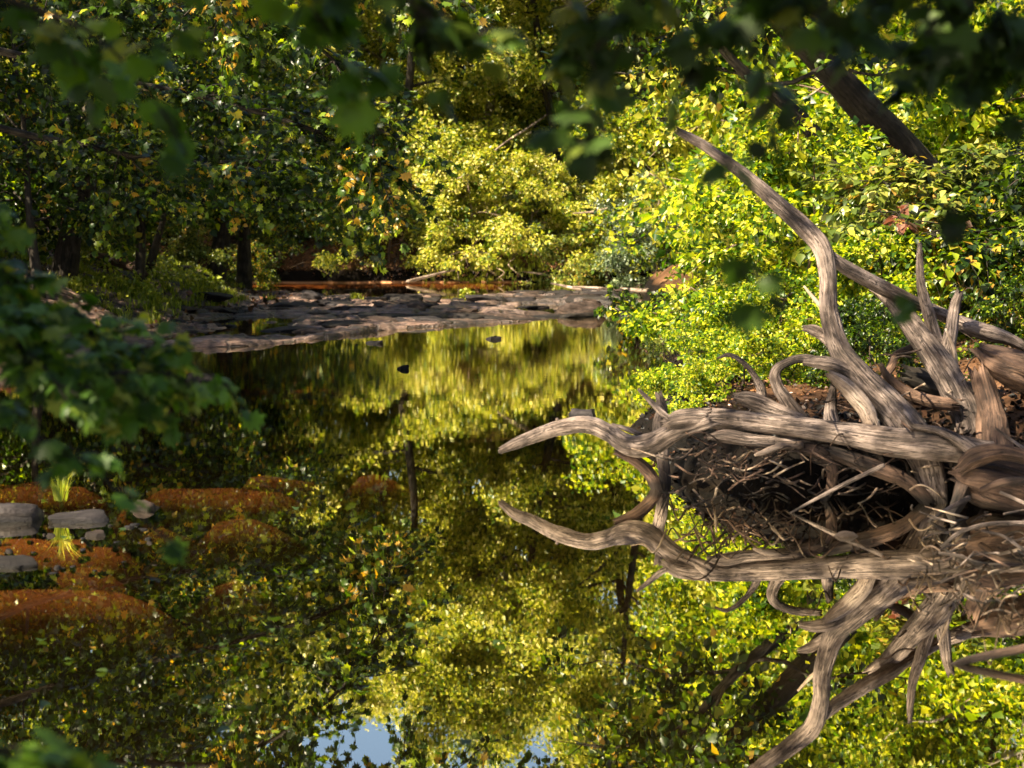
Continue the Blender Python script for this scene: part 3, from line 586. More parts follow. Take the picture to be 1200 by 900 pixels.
# branches lying on the water at the lower right
single('dark branch crossing the lower right corner just above the water', 'twig_dark', [(1024, 790, 6.2, 2), (1048, 796, 6.15, 3), (1073, 807, 6.1, 3.5), (1107, 818, 6.0, 4), (1140, 835, 5.9, 5), (1172, 848, 5.85, 5.5), (1215, 866, 5.8, 6)], seed=20)
single('crooked grey-brown branch rising right from the dark branch tip', 'driftwood_brown', [(1024, 790, 6.25, 2.5), (1065, 787, 6.25, 3.5), (1107, 783, 6.3, 4), (1130, 775, 6.3, 5.5), (1160, 768, 6.3, 6), (1215, 757, 6.3, 6)], seed=21)
single('curved bleached stick arching over the water below the root mass', 'driftwood', [(1088, 652, 8.7, 1.5), (1105, 640, 8.7, 2.5), (1125, 624, 8.7, 3), (1160, 614, 8.7, 3.2), (1210, 613, 8.7, 3.4)], 'driftwood_stick', seed=22)
single('long bleached stick slanting down right below the arching stick', 'driftwood', [(1100, 648, 8.3, 2), (1125, 652, 8.25, 2.5), (1150, 664, 8.2, 3), (1178, 680, 8.1, 3.2), (1212, 700, 8, 3.5)], 'driftwood_stick', seed=23)
single('kinked thin stick dipping into the water at the far right', 'driftwood', [(1150, 622, 8.5, 1.5), (1175, 628, 8.5, 2), (1196, 642, 8.4, 2.4), (1215, 652, 8.4, 2.6)], 'driftwood_stick', seed=24)
single('flat grey driftwood piece floating in the dark water beneath the long stick', 'driftwood', [(948, 607, 9.7, 2), (965, 609, 9.7, 5), (985, 608, 9.7, 5), (1012, 605, 9.7, 2)], 'driftwood_piece', seed=25)
single('small knobbly driftwood lump in the water nearest the long stick', 'driftwood_brown', [(974, 634, 9.0, 3), (986, 628, 9.0, 7), (998, 627, 9.0, 5), (1006, 630, 9.0, 2)], 'driftwood_piece', seed=26)
# tangle of thin sticks
rng = np.random.default_rng(5)
for i in range(200):
    zone = i % 3 if i < 80 else (1 if i < 110 else 0)
    if zone == 0: px, py, Y = (rng.uniform(780, 960) if i < 110 else rng.uniform(800, 1120)), rng.uniform(522, 600), rng.uniform(10.05, 10.5)
    elif zone == 1: px, py, Y = rng.uniform(1080, 1200), rng.uniform(600, 720), None
    else: px, py, Y = rng.uniform(960, 1200), rng.uniform(400, 600), rng.uniform(10.0, 11.2)
    if Y is None: Y = 3250 / (py - 270) * rng.uniform(.96, 1.0)
    a = rng.uniform(-.6, .8) + (math.pi if rng.random() < .5 else 0); L = rng.uniform(18, 55); k = rng.normal() * (9 if zone != 1 else 4)
    st = [(px + L * t * math.cos(a) - k * math.sin(a) * 4 * t * (1 - t) * 1.0, py - L * t * math.sin(a) * .8 + k * 4 * t * (1 - t), Y + rng.normal() * .12, 1.7 - .9 * t) for t in (0, .33, .66, 1)]
    lab = ['thin stick tangled in the dark hollow under the thick log', 'thin stick lying on the water below the root mass', 'thin stick caught among the roots around the dead tree'][zone]
    single(lab, ['twig', 'driftwood', 'driftwood_brown'][(i // 3) % 3] if zone == 1 else ['twig_dark', 'driftwood_dark', 'driftwood_brown', 'twig', 'driftwood_dark'][(i // (3 if i < 110 else 1)) % 5], st, 'driftwood_stick', 'stick', ['sticks under the thick log', 'sticks on the water by the root mass', 'sticks among the roots'][zone], seed=60 + i, rough=.15)
# bleached logs stranded on the far side of the ledge
single('long bleached log lying across the far right end of the ledge', 'driftwood_pale', [(672, 336, 44, 1.5), (720, 339, 43, 2.5), (780, 341, 42, 3.2), (835, 344, 41, 3)], 'stranded_log', 'log', seed=30)
single('slanting bleached log touching the ledge left of the long one', 'driftwood_pale', [(646, 332, 47, 1.2), (665, 336, 46.5, 2), (685, 341, 46, 2.2)], 'stranded_log', 'log', seed=31)
single('pale driftwood log at the foot of the far bank', 'driftwood_pale', [(478, 330, 52, 2.5), (497, 325, 52.5, 2.2), (520, 319, 53, 1.5), (540, 315, 53.5, 1)], 'stranded_log', 'log', seed=32)
single('thin bleached snag leaning on the far bank above the ledge', 'driftwood_pale', [(612, 318, 54, 1), (640, 322, 53.6, 1.6), (668, 330, 53, 1.6)], 'stranded_log', 'log', seed=33)
single('bare fallen branch hanging in the far trees left of the grey tree', 'driftwood_pale', [(573, 182, 55, .8), (595, 165, 55.5, 1.4), (622, 148, 56, 1.6), (640, 135, 57, 1)], 'dead_branch', 'branch', seed=34)
single('thin tan branch hanging level among the far right leaves', 'twig', [(672, 250, 50, .8), (695, 248, 50, 1.5), (715, 243, 50, 1)], 'dead_branch', 'branch', seed=35)
single('dark rotten log on the left bank above the grass', 'driftwood_brown', [(108, 298, 33, 4), (130, 304, 33, 7), (155, 312, 32.5, 7), (170, 322, 32, 4)], 'rotten_log', 'log', seed=36)
single('thin white stick leaning on the rotten log on the left bank', 'driftwood_pale', [(122, 310, 31.5, 1.3), (136, 298, 31.5, 1.4), (147, 285, 31.5, 1)], 'driftwood_stick', 'stick', seed=37)
single('dark horizontal log lying behind the broken trunk at the right edge', 'bark', [(1130, 340, 17, 6), (1165, 340, 16.8, 8), (1220, 338, 16.5, 8)], 'fallen_log', 'log', seed=38)

# ------------------------------------------------------------------ foliage prototypes
V1 = build_tree(101, 15, 4.2, .22, .06, 22, 150, .125, ncl=340, clr=.72)
V2 = build_tree(102, 13, 3.8, .18, .04, 20, 150, .12, ncl=310, clr=.68)
V3 = build_tree(103, 17, 4.5, .25, .10, 24, 150, .13, ncl=370, clr=.75)
S1 = build_tree(111, 3.0, 2.0, .05, .02, 18, 105, .088, ncl=120, clr=.33, droop=.35)
S2 = build_tree(112, 2.2, 1.8, .04, .02, 16, 105, .082, ncl=100, clr=.32, droop=.4)
def variants(WL, mats, bark):
    w = WL[0].mesh('trunk', M[bark]); d = {}
    for i, m in enumerate(mats):
        l = WL[1].mesh('crown', M[m]); d[m] = (w, l)
    return d
T1 = variants(V1, ['leaf_gold', 'leaf_olive', 'leaf_bright'], 'bark'); T2 = variants(V2, ['leaf_gold', 'leaf_deep', 'leaf_bright'], 'bark')
T3 = variants(V3, ['leaf_gold', 'leaf_deep', 'leaf_bright', 'leaf_olive'], 'bark_pale')
B1 = variants(S1, ['leaf_gold', 'leaf_deep', 'leaf_bright', 'leaf_dull'], 'twig'); B2 = variants(S2, ['leaf_gold', 'leaf_deep', 'leaf_bright', 'leaf_olive', 'leaf_dull'], 'twig_dark')
def put(name, var, mt, x, y, rot, sc, label, cat='tree', group=None, zo=0):
    W_, L_ = var[mt]; z = hz(x, y) - .1 + zo
    return add_tree(name, label, cat, group, (x, y, z), (W_, L_), None, None, rot, sc)
GF = 'trees on the far bank'; GR = 'trees on the right bank'; GL = 'trees on the left bank'
put('tree', T1, 'leaf_olive', -10.5, 58, .3, 1.0, 'dark olive tree at the far left end of the far bank', 'tree', GF)
put('tree', T2, 'leaf_gold', -6.6, 59, 1.2, 1.15, 'golden-leaved tree on the far bank behind the maple branch tips', 'tree', GF)
put('tree', T2, 'leaf_gold', -3.9, 58, 4.1, 1.17, 'low golden tree on the far bank, tallest left of the centre', 'tree', GF)
put('tree', T3, 'leaf_gold', -.9, 60, 2.0, .92, 'pale-trunked golden tree in the middle of the far bank', 'tree', GF)
put('tree', T1, 'leaf_gold', 1.7, 58, 5.0, 1.0, 'golden-green tree on the far bank over the bare fallen branch', 'tree', GF)
put('tree', T2, 'leaf_gold', 4.6, 57, 2.9, 1.3, 'golden tree at the right end of the far bank', 'tree', GF)
put('tree', T1, 'leaf_gold', 3.4, 63, 0.9, 1.25, 'tall golden tree in the second row behind the far right end', 'tree', GF)
put('tree', T3, 'leaf_gold', -4.5, 66, 3.3, .85, 'tall golden tree in the second row behind the low golden tree', 'tree', GF)
put('tree', T3, 'leaf_gold', -8.5, 66, 0.7, .9, 'tall golden tree in the second row at the far left', 'tree', GF)
put('tree', T3, 'leaf_gold', -.2, 65, 1.1, .95, 'tall golden tree in the second row behind the pale-trunked one', 'tree', GF)
put('tree', T1, 'leaf_bright', 7.5, 52, 1.7, 1.0, 'yellow-green tree where the far and right banks meet', 'tree', GR)
put('tree', T2, 'leaf_bright', 5.8, 44, 3.6, 1.0, 'bright yellow-green tree midway along the right bank', 'tree', GR)
put('tree', T1, 'leaf_bright', 7.4, 36, .2, .95, 'broad glowing yellow-green tree behind the arched dead limb', 'tree', GR)
put('tree', T2, 'leaf_bright', 10.5, 33, 2.2, .95, 'yellow-green tree behind the two leaning dark trunks', 'tree', GR)
put('tree', T3, 'leaf_bright', 9.0, 27, 4.2, .8, 'lush green tree at the right edge behind the red-tinged leaves', 'tree', GR)
put('tree', T2, 'leaf_bright', 12.5, 39, 1.0, 1.0, 'yellow-green tree deep in the right woods', 'tree', GR)
GS = 'bushes along the creek edge'
def bush(var, mt, x, y, rot, sc, label): put('bush', var, mt, x, y, rot, sc, label, 'bush', GS, -.05)
bush(B1, 'leaf_bright', 3.15, 18.2, .4, .82, 'glossy yellow-green bush overhanging the water behind the thick log')
bush(B2, 'leaf_bright', 1.75, 13.0, 3.1, .34, 'tiny bright bush just behind the left end of the thick log')
bush(B2, 'leaf_deep', 2.7, 12.7, .6, .34, 'tiny dark bush behind the middle of the thick log')
bush(B2, 'leaf_olive', 2.45, 19.7, 4.2, .44, 'small olive bush at the water edge left of the glossy bush')
bush(B2, 'leaf_bright', 2.15, 17.4, 1.9, .42, 'lowest bright bush touching the water left of the hooked root')
bush(B1, 'leaf_deep', -7.3, 53.7, 1.9, .85, 'dark bush over the bare roots at the far left bend')
bush(B2, 'leaf_olive', -8.9, 53.6, .9, 1.0, 'olive bush trailing to the water at the far left bend')
bush(B1, 'leaf_bright', 6.0, 25.5, 2.7, 1.7, 'big yellow-green thicket filling the gap under the leaning trunks')
bush(B1, 'leaf_bright', 6.0, 30.5, 1.2, 1.9, 'tall yellow-green thicket rising behind the arched limb tip')
bush(B2, 'leaf_bright', 8.3, 24.0, 3.9, 2.0, 'wide yellow-green thicket at the right edge behind the level sprays')
bush(B1, 'leaf_gold', 6.0, 37.5, .2, 1.9, 'tall golden thicket on the right bank before the ledge ends')
bush(B2, 'leaf_bright', 3.4, 21.5, 2.0, .95, 'bright bush right behind the one over the thick log')
bush(B1, 'leaf_bright', 4.4, 22.5, 3.0, .95, 'tall yellow-green bush under the arched dead limb')
bush(B1, 'leaf_bright', 4.3, 27.5, 5.0, 1.0, 'yellow-green bush halfway up the right bank')
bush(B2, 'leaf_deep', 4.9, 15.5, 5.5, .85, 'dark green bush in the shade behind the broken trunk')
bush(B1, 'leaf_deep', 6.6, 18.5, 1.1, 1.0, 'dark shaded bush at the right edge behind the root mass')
bush(B2, 'leaf_dull', 4.4, 41, 2.5, 1.0, 'dull grey-green bush at the right end of the ledge')
bush(B1, 'leaf_dull', 4.0, 47, .8, 1.05, 'grey-green bush beyond the stranded bleached log')
bush(B1, 'leaf_gold', 3.0, 54.5, 1.3, 1.2, 'golden bush at the right foot of the far bank')
bush(B2, 'leaf_dull', 1.0, 55.6, 3.4, 1.1, 'grey-green bush drooping over the middle of the far bank')
bush(B1, 'leaf_gold', -2.8, 55.5, 2.2, 1.15, 'pale golden bush hanging over the pale driftwood log')
bush(B1, 'leaf_gold', -1.2, 54.4, 5.2, 1.25, 'pale golden bush over the bright strip of grass on the far bank')
bush(B2, 'leaf_gold', -3.9, 54.0, 3.1, 1.2, 'golden bush trailing to the water at the foot of the far bank')
bush(B1, 'leaf_gold', .6, 54.6, 1.0, 1.1, 'golden bush over the reddish earth of the far bank')
bush(B2, 'leaf_olive', 2.2, 53.6, 4.4, 1.1, 'olive bush over the slanting bleached log')
bush(B2, 'leaf_bright', 2.3, 14.9, 4.4, .50, 'low bright bush seen through the hoop of the arched root')
bush(B2, 'leaf_bright', 3.3, 15.0, 1.4, .58, 'low bright bush seen right of the dead tree trunk')
bush(B2, 'leaf_deep', 4.3, 13.6, 2.4, .45, 'low dark bush growing by the broken trunk foot')
bush(B2, 'leaf_gold', -5.1, 55.2, 4.4, 1.3, 'golden bush at the far bend of the creek')
bush(B2, 'leaf_dull', -6.4, 54.8, 0.3, .9, 'small grey-green bush on the far bank by the bare roots')
bush(B2, 'leaf_olive', -8.2, 55.0, 2.0, 1.15, 'olive bush on top of the reddish earth at the far left bend')
bush(B1, 'leaf_deep', -7.6, 49.6, 1.0, .5, 'low dark bush under the thin left trunk')
bush(B2, 'leaf_olive', -10.2, 54.5, 4.0, 1.1, 'olive bush at the far bank seen past the left trees')
bush(B2, 'leaf_olive', -8.2, 34.5, 1.7, .55, 'low olive bush on the left bank beside the rotten log')
bush(B1, 'leaf_deep', -10.8, 33.0, 2.7, .8, 'dark bush on the left bank behind the blurred leaves')
bush(B2, 'leaf_olive', -8.9, 43.0, 0.7, .9, 'olive bush under the left trees by the far bend')

# left bank trees: curved dark trunks
def curved(label, foot, pts, rpx, lm, seed, H, cr, bark='bark', **kw):
    b = np.array(foot, float); b[2] = hz(b[0], b[1]) - .15
    P = [np.zeros(3)] + [at(px, py, Y) - b for px, py, Y in pts]
    WL = build_tree(seed, H, cr, rpx * foot[1] / FPX, path=P, **kw)
    return add_tree('tree', label, 'tree', GL if b[0] < 0 else GR, b, WL, lm, bark)
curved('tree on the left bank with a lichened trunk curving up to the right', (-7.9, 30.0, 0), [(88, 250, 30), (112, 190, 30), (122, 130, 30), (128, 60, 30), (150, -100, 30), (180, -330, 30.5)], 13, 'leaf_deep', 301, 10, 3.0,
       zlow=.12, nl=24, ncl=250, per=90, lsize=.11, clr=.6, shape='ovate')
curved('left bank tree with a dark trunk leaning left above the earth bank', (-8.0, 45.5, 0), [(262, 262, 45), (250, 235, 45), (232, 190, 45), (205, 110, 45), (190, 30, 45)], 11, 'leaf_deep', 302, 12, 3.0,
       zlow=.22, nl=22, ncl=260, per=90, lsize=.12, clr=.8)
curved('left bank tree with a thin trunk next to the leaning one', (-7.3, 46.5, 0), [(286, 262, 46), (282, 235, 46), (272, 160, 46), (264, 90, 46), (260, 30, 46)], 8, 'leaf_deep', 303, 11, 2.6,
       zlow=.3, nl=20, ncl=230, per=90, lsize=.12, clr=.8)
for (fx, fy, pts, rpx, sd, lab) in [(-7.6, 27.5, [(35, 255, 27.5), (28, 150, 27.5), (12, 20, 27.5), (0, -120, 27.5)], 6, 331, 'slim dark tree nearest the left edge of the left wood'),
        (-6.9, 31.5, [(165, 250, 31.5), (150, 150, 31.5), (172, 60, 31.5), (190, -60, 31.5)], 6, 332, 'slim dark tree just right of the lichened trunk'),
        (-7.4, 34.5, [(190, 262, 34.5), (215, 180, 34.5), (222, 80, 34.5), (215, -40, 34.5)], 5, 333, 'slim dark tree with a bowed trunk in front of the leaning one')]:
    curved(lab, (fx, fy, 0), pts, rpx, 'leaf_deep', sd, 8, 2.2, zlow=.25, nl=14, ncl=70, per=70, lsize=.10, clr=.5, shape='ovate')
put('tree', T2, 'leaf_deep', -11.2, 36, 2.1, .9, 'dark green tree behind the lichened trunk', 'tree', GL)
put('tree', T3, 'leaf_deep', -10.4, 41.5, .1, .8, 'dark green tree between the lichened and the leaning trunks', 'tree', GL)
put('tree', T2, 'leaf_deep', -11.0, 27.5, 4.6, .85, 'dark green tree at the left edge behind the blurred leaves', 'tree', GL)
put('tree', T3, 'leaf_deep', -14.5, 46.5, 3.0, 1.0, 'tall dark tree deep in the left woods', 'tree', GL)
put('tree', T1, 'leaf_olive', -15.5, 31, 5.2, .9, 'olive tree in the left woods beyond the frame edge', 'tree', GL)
put('tree', T2, 'leaf_deep', -14.5, 20, 5.2, 1.0, 'tall dark tree on the near left bank outside the view, added to shade the left woods', 'tree', GL)  # this and the next two: unseen trees added to shade the left woods
put('tree', T3, 'leaf_deep', -19.5, 25, 1.2, 1.0, 'tall dark tree set back on the near left bank outside the view, added to shade the left woods', 'tree', GL)

put('tree', T3, 'leaf_deep', -16.5, 13.5, 2.2, 1.0, 'tallest dark tree on the near left bank outside the view, added to shade the left woods', 'tree', GL)
# right bank: two leaning dark trunks
curved('right bank tree with a thick dark trunk leaning left over the creek', (7.2, 22.5, 0), [(1120, 250, 22), (1070, 190, 21.5), (1015, 128, 21), (950, 60, 20.5), (870, -20, 20), (780, -110, 19.5), (690, -230, 19)], 30, 'leaf_deep', 311, 8, 3.2,
       zlow=.72, nl=14, ncl=110, per=90, lsize=.10, clr=.6, shape='ovate', droop=.1)
curved('right bank tree with a slender dark trunk leaning left beside the thick one', (4.45, 19.8, 0), [(1035, 262, 19.5), (1002, 215, 19.4), (965, 170, 19.3), (930, 130, 19.2), (880, 92, 19), (835, 45, 18.8), (785, -10, 18.5), (700, -90, 18)], 15, 'leaf_deep', 312, 8, 2.2,
       zlow=.6, nl=9, ncl=40, per=70, lsize=.10, clr=.5, shape='ovate')

# ------------------------------------------------------------------ leafy limbs that hang into view
def limb(W, L, P, r0, rng, ntw, tlen, lsize, sag=.35, per=11, sub=3, tilt=.5):
    """a limb with side twigs; leaves sit along the twigs"""
    Q = W.add(P, np.linspace(r0, r0 * .25, len(P)), 8, .1, 1, n=24)
    pos = []; dr = []; nr = []; sz = []
    for i in range(ntw):
        k = rng.integers(5, 24); b = Q[k]; T = Q[min(23, k + 1)] - Q[k - 1]; T /= np.linalg.norm(T)
        d = T * .7 + rng.normal(size=3) * .7; d[2] = d[2] * .5 - .1; d /= np.linalg.norm(d); l = tlen * rng.uniform(.5, 1.2) 
        t = np.linspace(0, 1, 6)[:, None]; S = b + d * l * t - np.array([0, 0, sag]) * l * t ** 2
        W.add(S, np.linspace(r0 * .22, .0015, 6), 4, cap=False)
        tw = [S]
        for j in range(sub):
            a = S[rng.integers(1, 5)]; dd = d + rng.normal(size=3) * .6; dd /= np.linalg.norm(dd)
            s2 = a + dd * l * .45 * t - np.array([0, 0, sag]) * l * .4 * t ** 2; W.add(s2, np.linspace(.004, .001, 6), 3, cap=False); tw.append(s2)
        for S in tw:
            u = rng.uniform(0.15, 1, per) * 4.99; ii = u.astype(int); ff = (u - ii)[:, None]
            p = S[ii] * (1 - ff) + S[ii + 1] * ff; ax = S[ii + 1] - S[ii]; ax /= np.linalg.norm(ax, axis=1)[:, None] + 1e-9
            side = np.cross(ax, [0, 0, 1]) * np.where(rng.random(per) < .5, -1, 1)[:, None]
            dd = ax * .6 + side + rng.normal(size=(per, 3)) * .25; dd[:, 2] -= .45
            n_ = rng.normal(size=(per, 3)) * tilt + [0, 0, 1]
            pos.append(p + dd * lsize * .25); dr.append(dd); nr.append(n_); sz.append(lsize * rng.uniform(.6, 1.25, per))
    L.add(np.concatenate(pos), np.concatenate(dr), np.concatenate(nr), np.concatenate(sz))

# maple on the left bank whose limbs hang over the creek, in focus
rng = np.random.default_rng(9)
b = np.array([-8.3, 16.5, 0]); b[2] = hz(b[0], b[1]) - .1
e = empty('maple_tree', b, 'maple leaning from the left bank, its leafy limbs hanging over the creek', 'tree', GL)
W = Tubes(); W.add([(0, 0, 0), (.3, .1, 2.2), (.8, .2, 4.2), (1.1, .2, 6.5), (1.2, .5, 9), (1.5, .6, 11)], [.3, .22, .19, .15, .1, .05], 16, .12, 3, n=40)
link('trunk', W.mesh('trunk', M['bark']), e)
def lp(*pts): return [at(*p) - b for p in pts]
limbs = [((-7.4 - b[0], 16.7 - b[1], 4.6), [(-20, -30, 17.5), (120, -10, 18), (250, -20, 18.5), (380, 60, 18.5), (440, 150, 18)]),
         ((-7.6 - b[0], 16.7 - b[1], 3.9), [(0, 60, 18.5), (120, 90, 19), (220, 110, 19), (330, 140, 19), (410, 170, 19), (445, 200, 18.8)]),
         ((-7.6 - b[0], 16.7 - b[1], 3.4), [(0, 150, 19.5), (100, 170, 20), (200, 190, 20), (280, 190, 20), (360, 195, 20)]),
         ((-7.2 - b[0], 16.8 - b[1], 6.0), [(0, -150, 17), (150, -160, 17), (300, -130, 17), (420, -60, 17), (500, -20, 17)]),
         ((-7.4 - b[0], 16.7 - b[1], 5.2), [(0, -80, 16.5), (100, -100, 16), (220, -60, 15.5), (300, 0, 15.5)])]
for i, (s0, pp) in enumerate(limbs):
    W = Tubes(); L = Leaves('maple', 20 + i); P = [np.array(s0)] + lp(*pp)
    limb(W, L, P, .05, rng, 54, .85, .09, sub=4, per=13)
    lb = link('limb', W.mesh('limb', M['bark']), e); link('leaves', L.mesh('leaves', M['leaf_deep']), lb)
W_, L_ = build_tree(321, 12, 3.4, .1, .35, 20, 90, .12, ncl=200, clr=.75)
link('crown', L_.mesh('crown', M['leaf_deep']), e)

# dead twigs hanging at the top (thin dark stems in front of the far trees)
# ------------------------------------------------------------------ near trees whose out-of-focus leaves frame the view
rng = np.random.default_rng(19)
def near_tree(label, base, trunk, rad, limbs_, seed, shade_crowns, lsz=.07, lmat='leaf_near'):
    b = np.array(base, float); b[2] = hz(b[0], b[1]) - .1
    e = empty('overhanging_tree', b, label, 'tree', 'near trees framing the view')
    W = Tubes(); W.add(np.array(trunk, float) - b, rad, 16, .12, seed, n=40); link('trunk', W.mesh('trunk', M['bark']), e)
    for i, (pts, r0, ntw, tlen, sz, sub, per) in enumerate(limbs_):
        P = [np.array(p[1:]) - b if p[0] == 'w' else at(*p) - b for p in pts]
        W = Tubes(); L = Leaves('maple', seed + i); limb(W, L, P, r0, rng, ntw, tlen, sz, sub=sub, per=per)
        lb = link('limb', W.mesh('limb', M['bark']), e); link('leaves', L.mesh('leaves', M[lmat]), lb)
    if shade_crowns:  # unseen leaf slabs added overhead to shade near leaves and dapple the driftwood
        L = Leaves('ovate', seed + 50); cc = []
        for (x0, x1, y0, y1, z0, z1, n) in shade_crowns:
            cc.append(np.stack([rng.uniform(x0, x1, n), rng.uniform(y0, y1, n), rng.uniform(z0, z1, n)], -1))
        L.clusters(np.concatenate(cc) - b, .55, 90, .12); link('crown', L.mesh('crown', M['leaf_near']), e)
    return e
# a few leaves floating on the water
L = Leaves('ovate', 970); L.add(np.zeros((1, 3)), np.array([[0, 1., 0]]), np.array([[0, 0, 1.]]), np.array([.07])); fl = L.mesh('floating_leaf', M['leaf_olive'])
for i in range(26):
    px, py = rng.uniform(20, 620), rng.uniform(560, 880); p = onz(px, py); o = link('floating_leaf', fl, loc=(p[0], p[1], .006)); o.rotation_euler = (rng.normal() * .1, rng.normal() * .1, rng.uniform(0, 6.28)); s = rng.uniform(.4, 1.0); o.scale = (s,) * 3
    tag(o, 'small fallen leaf floating on the open water', 'leaf', 'leaves floating on the water')
near_tree('near tree left of the viewer with blurred green leaves along the left edge', (-3.0, 2.2, 0),
    [(-3.0, 2.2, -.3), (-2.9, 2.2, 1.2), (-2.8, 2.3, 2.6), (-2.6, 2.2, 4.2), (-2.4, 2.0, 6), (-2.3, 2.2, 8.6)], [.16, .13, .12, .10, .08, .03],
    [([('w', -2.85, 2.25, 1.9), (-160, 200, 3.9), (-60, 280, 4.1), (30, 350, 4.2), (110, 390, 4.2), (165, 410, 4.2)], .016, 34, .22, .055, 2, 6),
     ([('w', -2.85, 2.25, 1.7), (-160, 290, 3.7), (-60, 350, 3.9), (20, 400, 4.0), (80, 430, 4.0), (140, 440, 4.0)], .012, 26, .20, .055, 2, 6),
     ([('w', -2.88, 2.2, 1.5), (-160, 330, 3.3), (-40, 440, 3.3), (40, 510, 3.4), (120, 560, 3.4), (180, 620, 3.4), (220, 645, 3.4)], .006, 9, .10, .05, 0, 4),
     ([('w', -2.9, 2.2, 1.3), (-300, 700, 2.6), (-120, 810, 2.5), (-40, 860, 2.4), (20, 890, 2.4), (60, 900, 2.4)], .010, 18, .14, .06, 2, 6),
     ([('w', -2.75, 2.3, 2.8), (-180, -60, 3.3), (-60, -20, 3.3), (40, 10, 3.3), (110, 40, 3.3), (160, 90, 3.3)], .010, 9, .20, .07, 1, 5),
     ([('w', -2.7, 2.3, 3.0), (-100, -160, 3.1), (60, -140, 3.1), (220, -100, 3.1), (330, -40, 3.1), (385, 40, 3.1)], .010, 14, .17, .075, 1, 5)],
    400, [(-6, 1.5, -3, 3.2, 3.8, 6.0, 250), (-6.5, -3.6, -3, 4, 2.4, 5, 60), (-4.5, .5, 3.5, 8, 6.2, 9, 34)], lmat='leaf_near_lit')
near_tree('near tree right of the viewer with blurred dark leaves across the top', (3.2, 1.6, 0),
    [(3.2, 1.6, -.3), (3.1, 1.6, 1.2), (2.9, 1.8, 2.6), (2.6, 1.8, 4.2), (2.4, 1.6, 6)], [.18, .15, .13, .1, .06],
    [([('w', 2.9, 1.8, 2.7), (1350, -90, 3.4), (1200, -50, 3.3), (1080, -20, 3.2), (960, -20, 3.1), (860, -10, 3.0)], .014, 18, .22, 0.071, 1, 5),
     ([('w', 2.85, 1.8, 2.9), (1300, -190, 3.2), (1080, -160, 3.1), (900, -110, 3.0), (790, -60, 3.0), (745, 30, 3.0), (760, 150, 3.0)], .009, 10, .16, 0.067, 1, 4),
     ([('w', 2.8, 1.8, 3.0), (1100, -190, 3.1), (850, -150, 3.0), (680, -100, 3.0), (665, -10, 3.0), (700, 90, 3.0), (735, 190, 3.0)], .006, 8, .08, 0.063, 0, 4),
     ([('w', 2.8, 1.8, 3.0), (1000, -190, 3.1), (700, -160, 3.0), (520, -130, 3.0), (430, -60, 3.0), (480, 0, 3.0), (530, 40, 3.0)], .007, 9, .12, 0.063, 1, 4),
     ([('w', 2.9, 1.8, 2.5), (1400, -40, 3.6), (1290, 0, 3.5), (1200, 30, 3.5), (1130, 50, 3.4), (1080, 60, 3.4)], .009, 10, .18, 0.071, 1, 5),
     ([('w', 2.9, 1.8, 2.6), (1300, -80, 3.0), (1100, -50, 2.9), (950, 20, 2.9), (875, 130, 2.9), (850, 230, 2.9), (870, 300, 2.9)], .004, 5, .07, 0.059, 0, 3),
     ([('w', 2.9, 1.8, 2.3), (1450, 20, 3.4), (1320, 100, 3.3), (1180, 180, 3.2), (1090, 280, 3.2), (1070, 330, 3.2)], .004, 4, .06, 0.059, 0, 3)],
    500, [(-1, 5, -3, 2.6, 3.8, 6, 150)])

# layered dogwood-like sprays with a few red leaves, right of the leaning trunk
b = np.array([6.4, 17.0, 0]); b[2] = hz(b[0], b[1])
e = empty('dogwood_tree', b, 'small tree with level green sprays over the root mass at the right', 'tree', GR)
W = Tubes(); W.add([(0, 0, -.1), (-.1, 0, 1.2), (-.3, 0, 2.4), (-.4, 0, 3.4)], [.07, .055, .04, .02], 8, .1, n=14); link('trunk', W.mesh('trunk', M['bark']), e)
for i, pp in enumerate([[(1300, 190, 17), (1200, 180, 16.7), (1120, 200, 16.5), (1040, 215, 16.2)], [(1300, 230, 17), (1200, 235, 16.5), (1120, 245, 16), (1010, 250, 15.6)],
                        [(1280, 300, 16), (1200, 300, 15.5), (1150, 290, 15), (1100, 270, 15)]]):
    W = Tubes(); L = Leaves('ovate', 600 + i); limb(W, L, [np.array([-.2, 0, .8 + i * .4])] + [at(*p) - b for p in pp], .022, rng, 40, .7, .10, sag=.12, per=12, sub=4, tilt=.3)
    lb = link('limb', W.mesh('limb', M['bark']), e); link('leaves', L.mesh('leaves', M['leaf_olive' if i in (0, 1) else 'leaf_deep']), lb)
W = Tubes(); L = Leaves('ovate', 650); limb(W, L, [np.array([-.2, 0, 1.2]), at(1160, 270, 15.5) - b, at(1100, 262, 15.2) - b, at(1050, 255, 15) - b], .012, rng, 9, .35, .10, sag=.4, per=6, sub=1, tilt=.4)
lb = link('limb', W.mesh('limb', M['bark']), e); link('leaves', L.mesh('leaves', M['leaf_red']), lb)

# young sapling in the water edge at the right end of the ledge
b = onz(735, 396); b[0] += .15
W = Tubes(); L = Leaves('ovate', 700)
P0 = np.array([0, 0, -.3])
for k in range(7):
    a = rng.uniform(0, 6.28); hh = rng.uniform(.45, .95)
    limb(W, L, [P0, np.array([.05 * math.cos(a), .05 * math.sin(a), hh * .4]), np.array([.3 * math.cos(a), .3 * math.sin(a), hh * .8]), np.array([.42 * math.cos(a), .42 * math.sin(a), hh])], .010, rng, 9, .25, .085, per=8, sub=2)
e = empty('sapling', b, 'dark leafy sapling standing at the water edge by the ledge', 'sapling'); link('stem', W.mesh('stem', M['bark']), e); link('leaves', L.mesh('leaves', M['leaf_deep']), e)

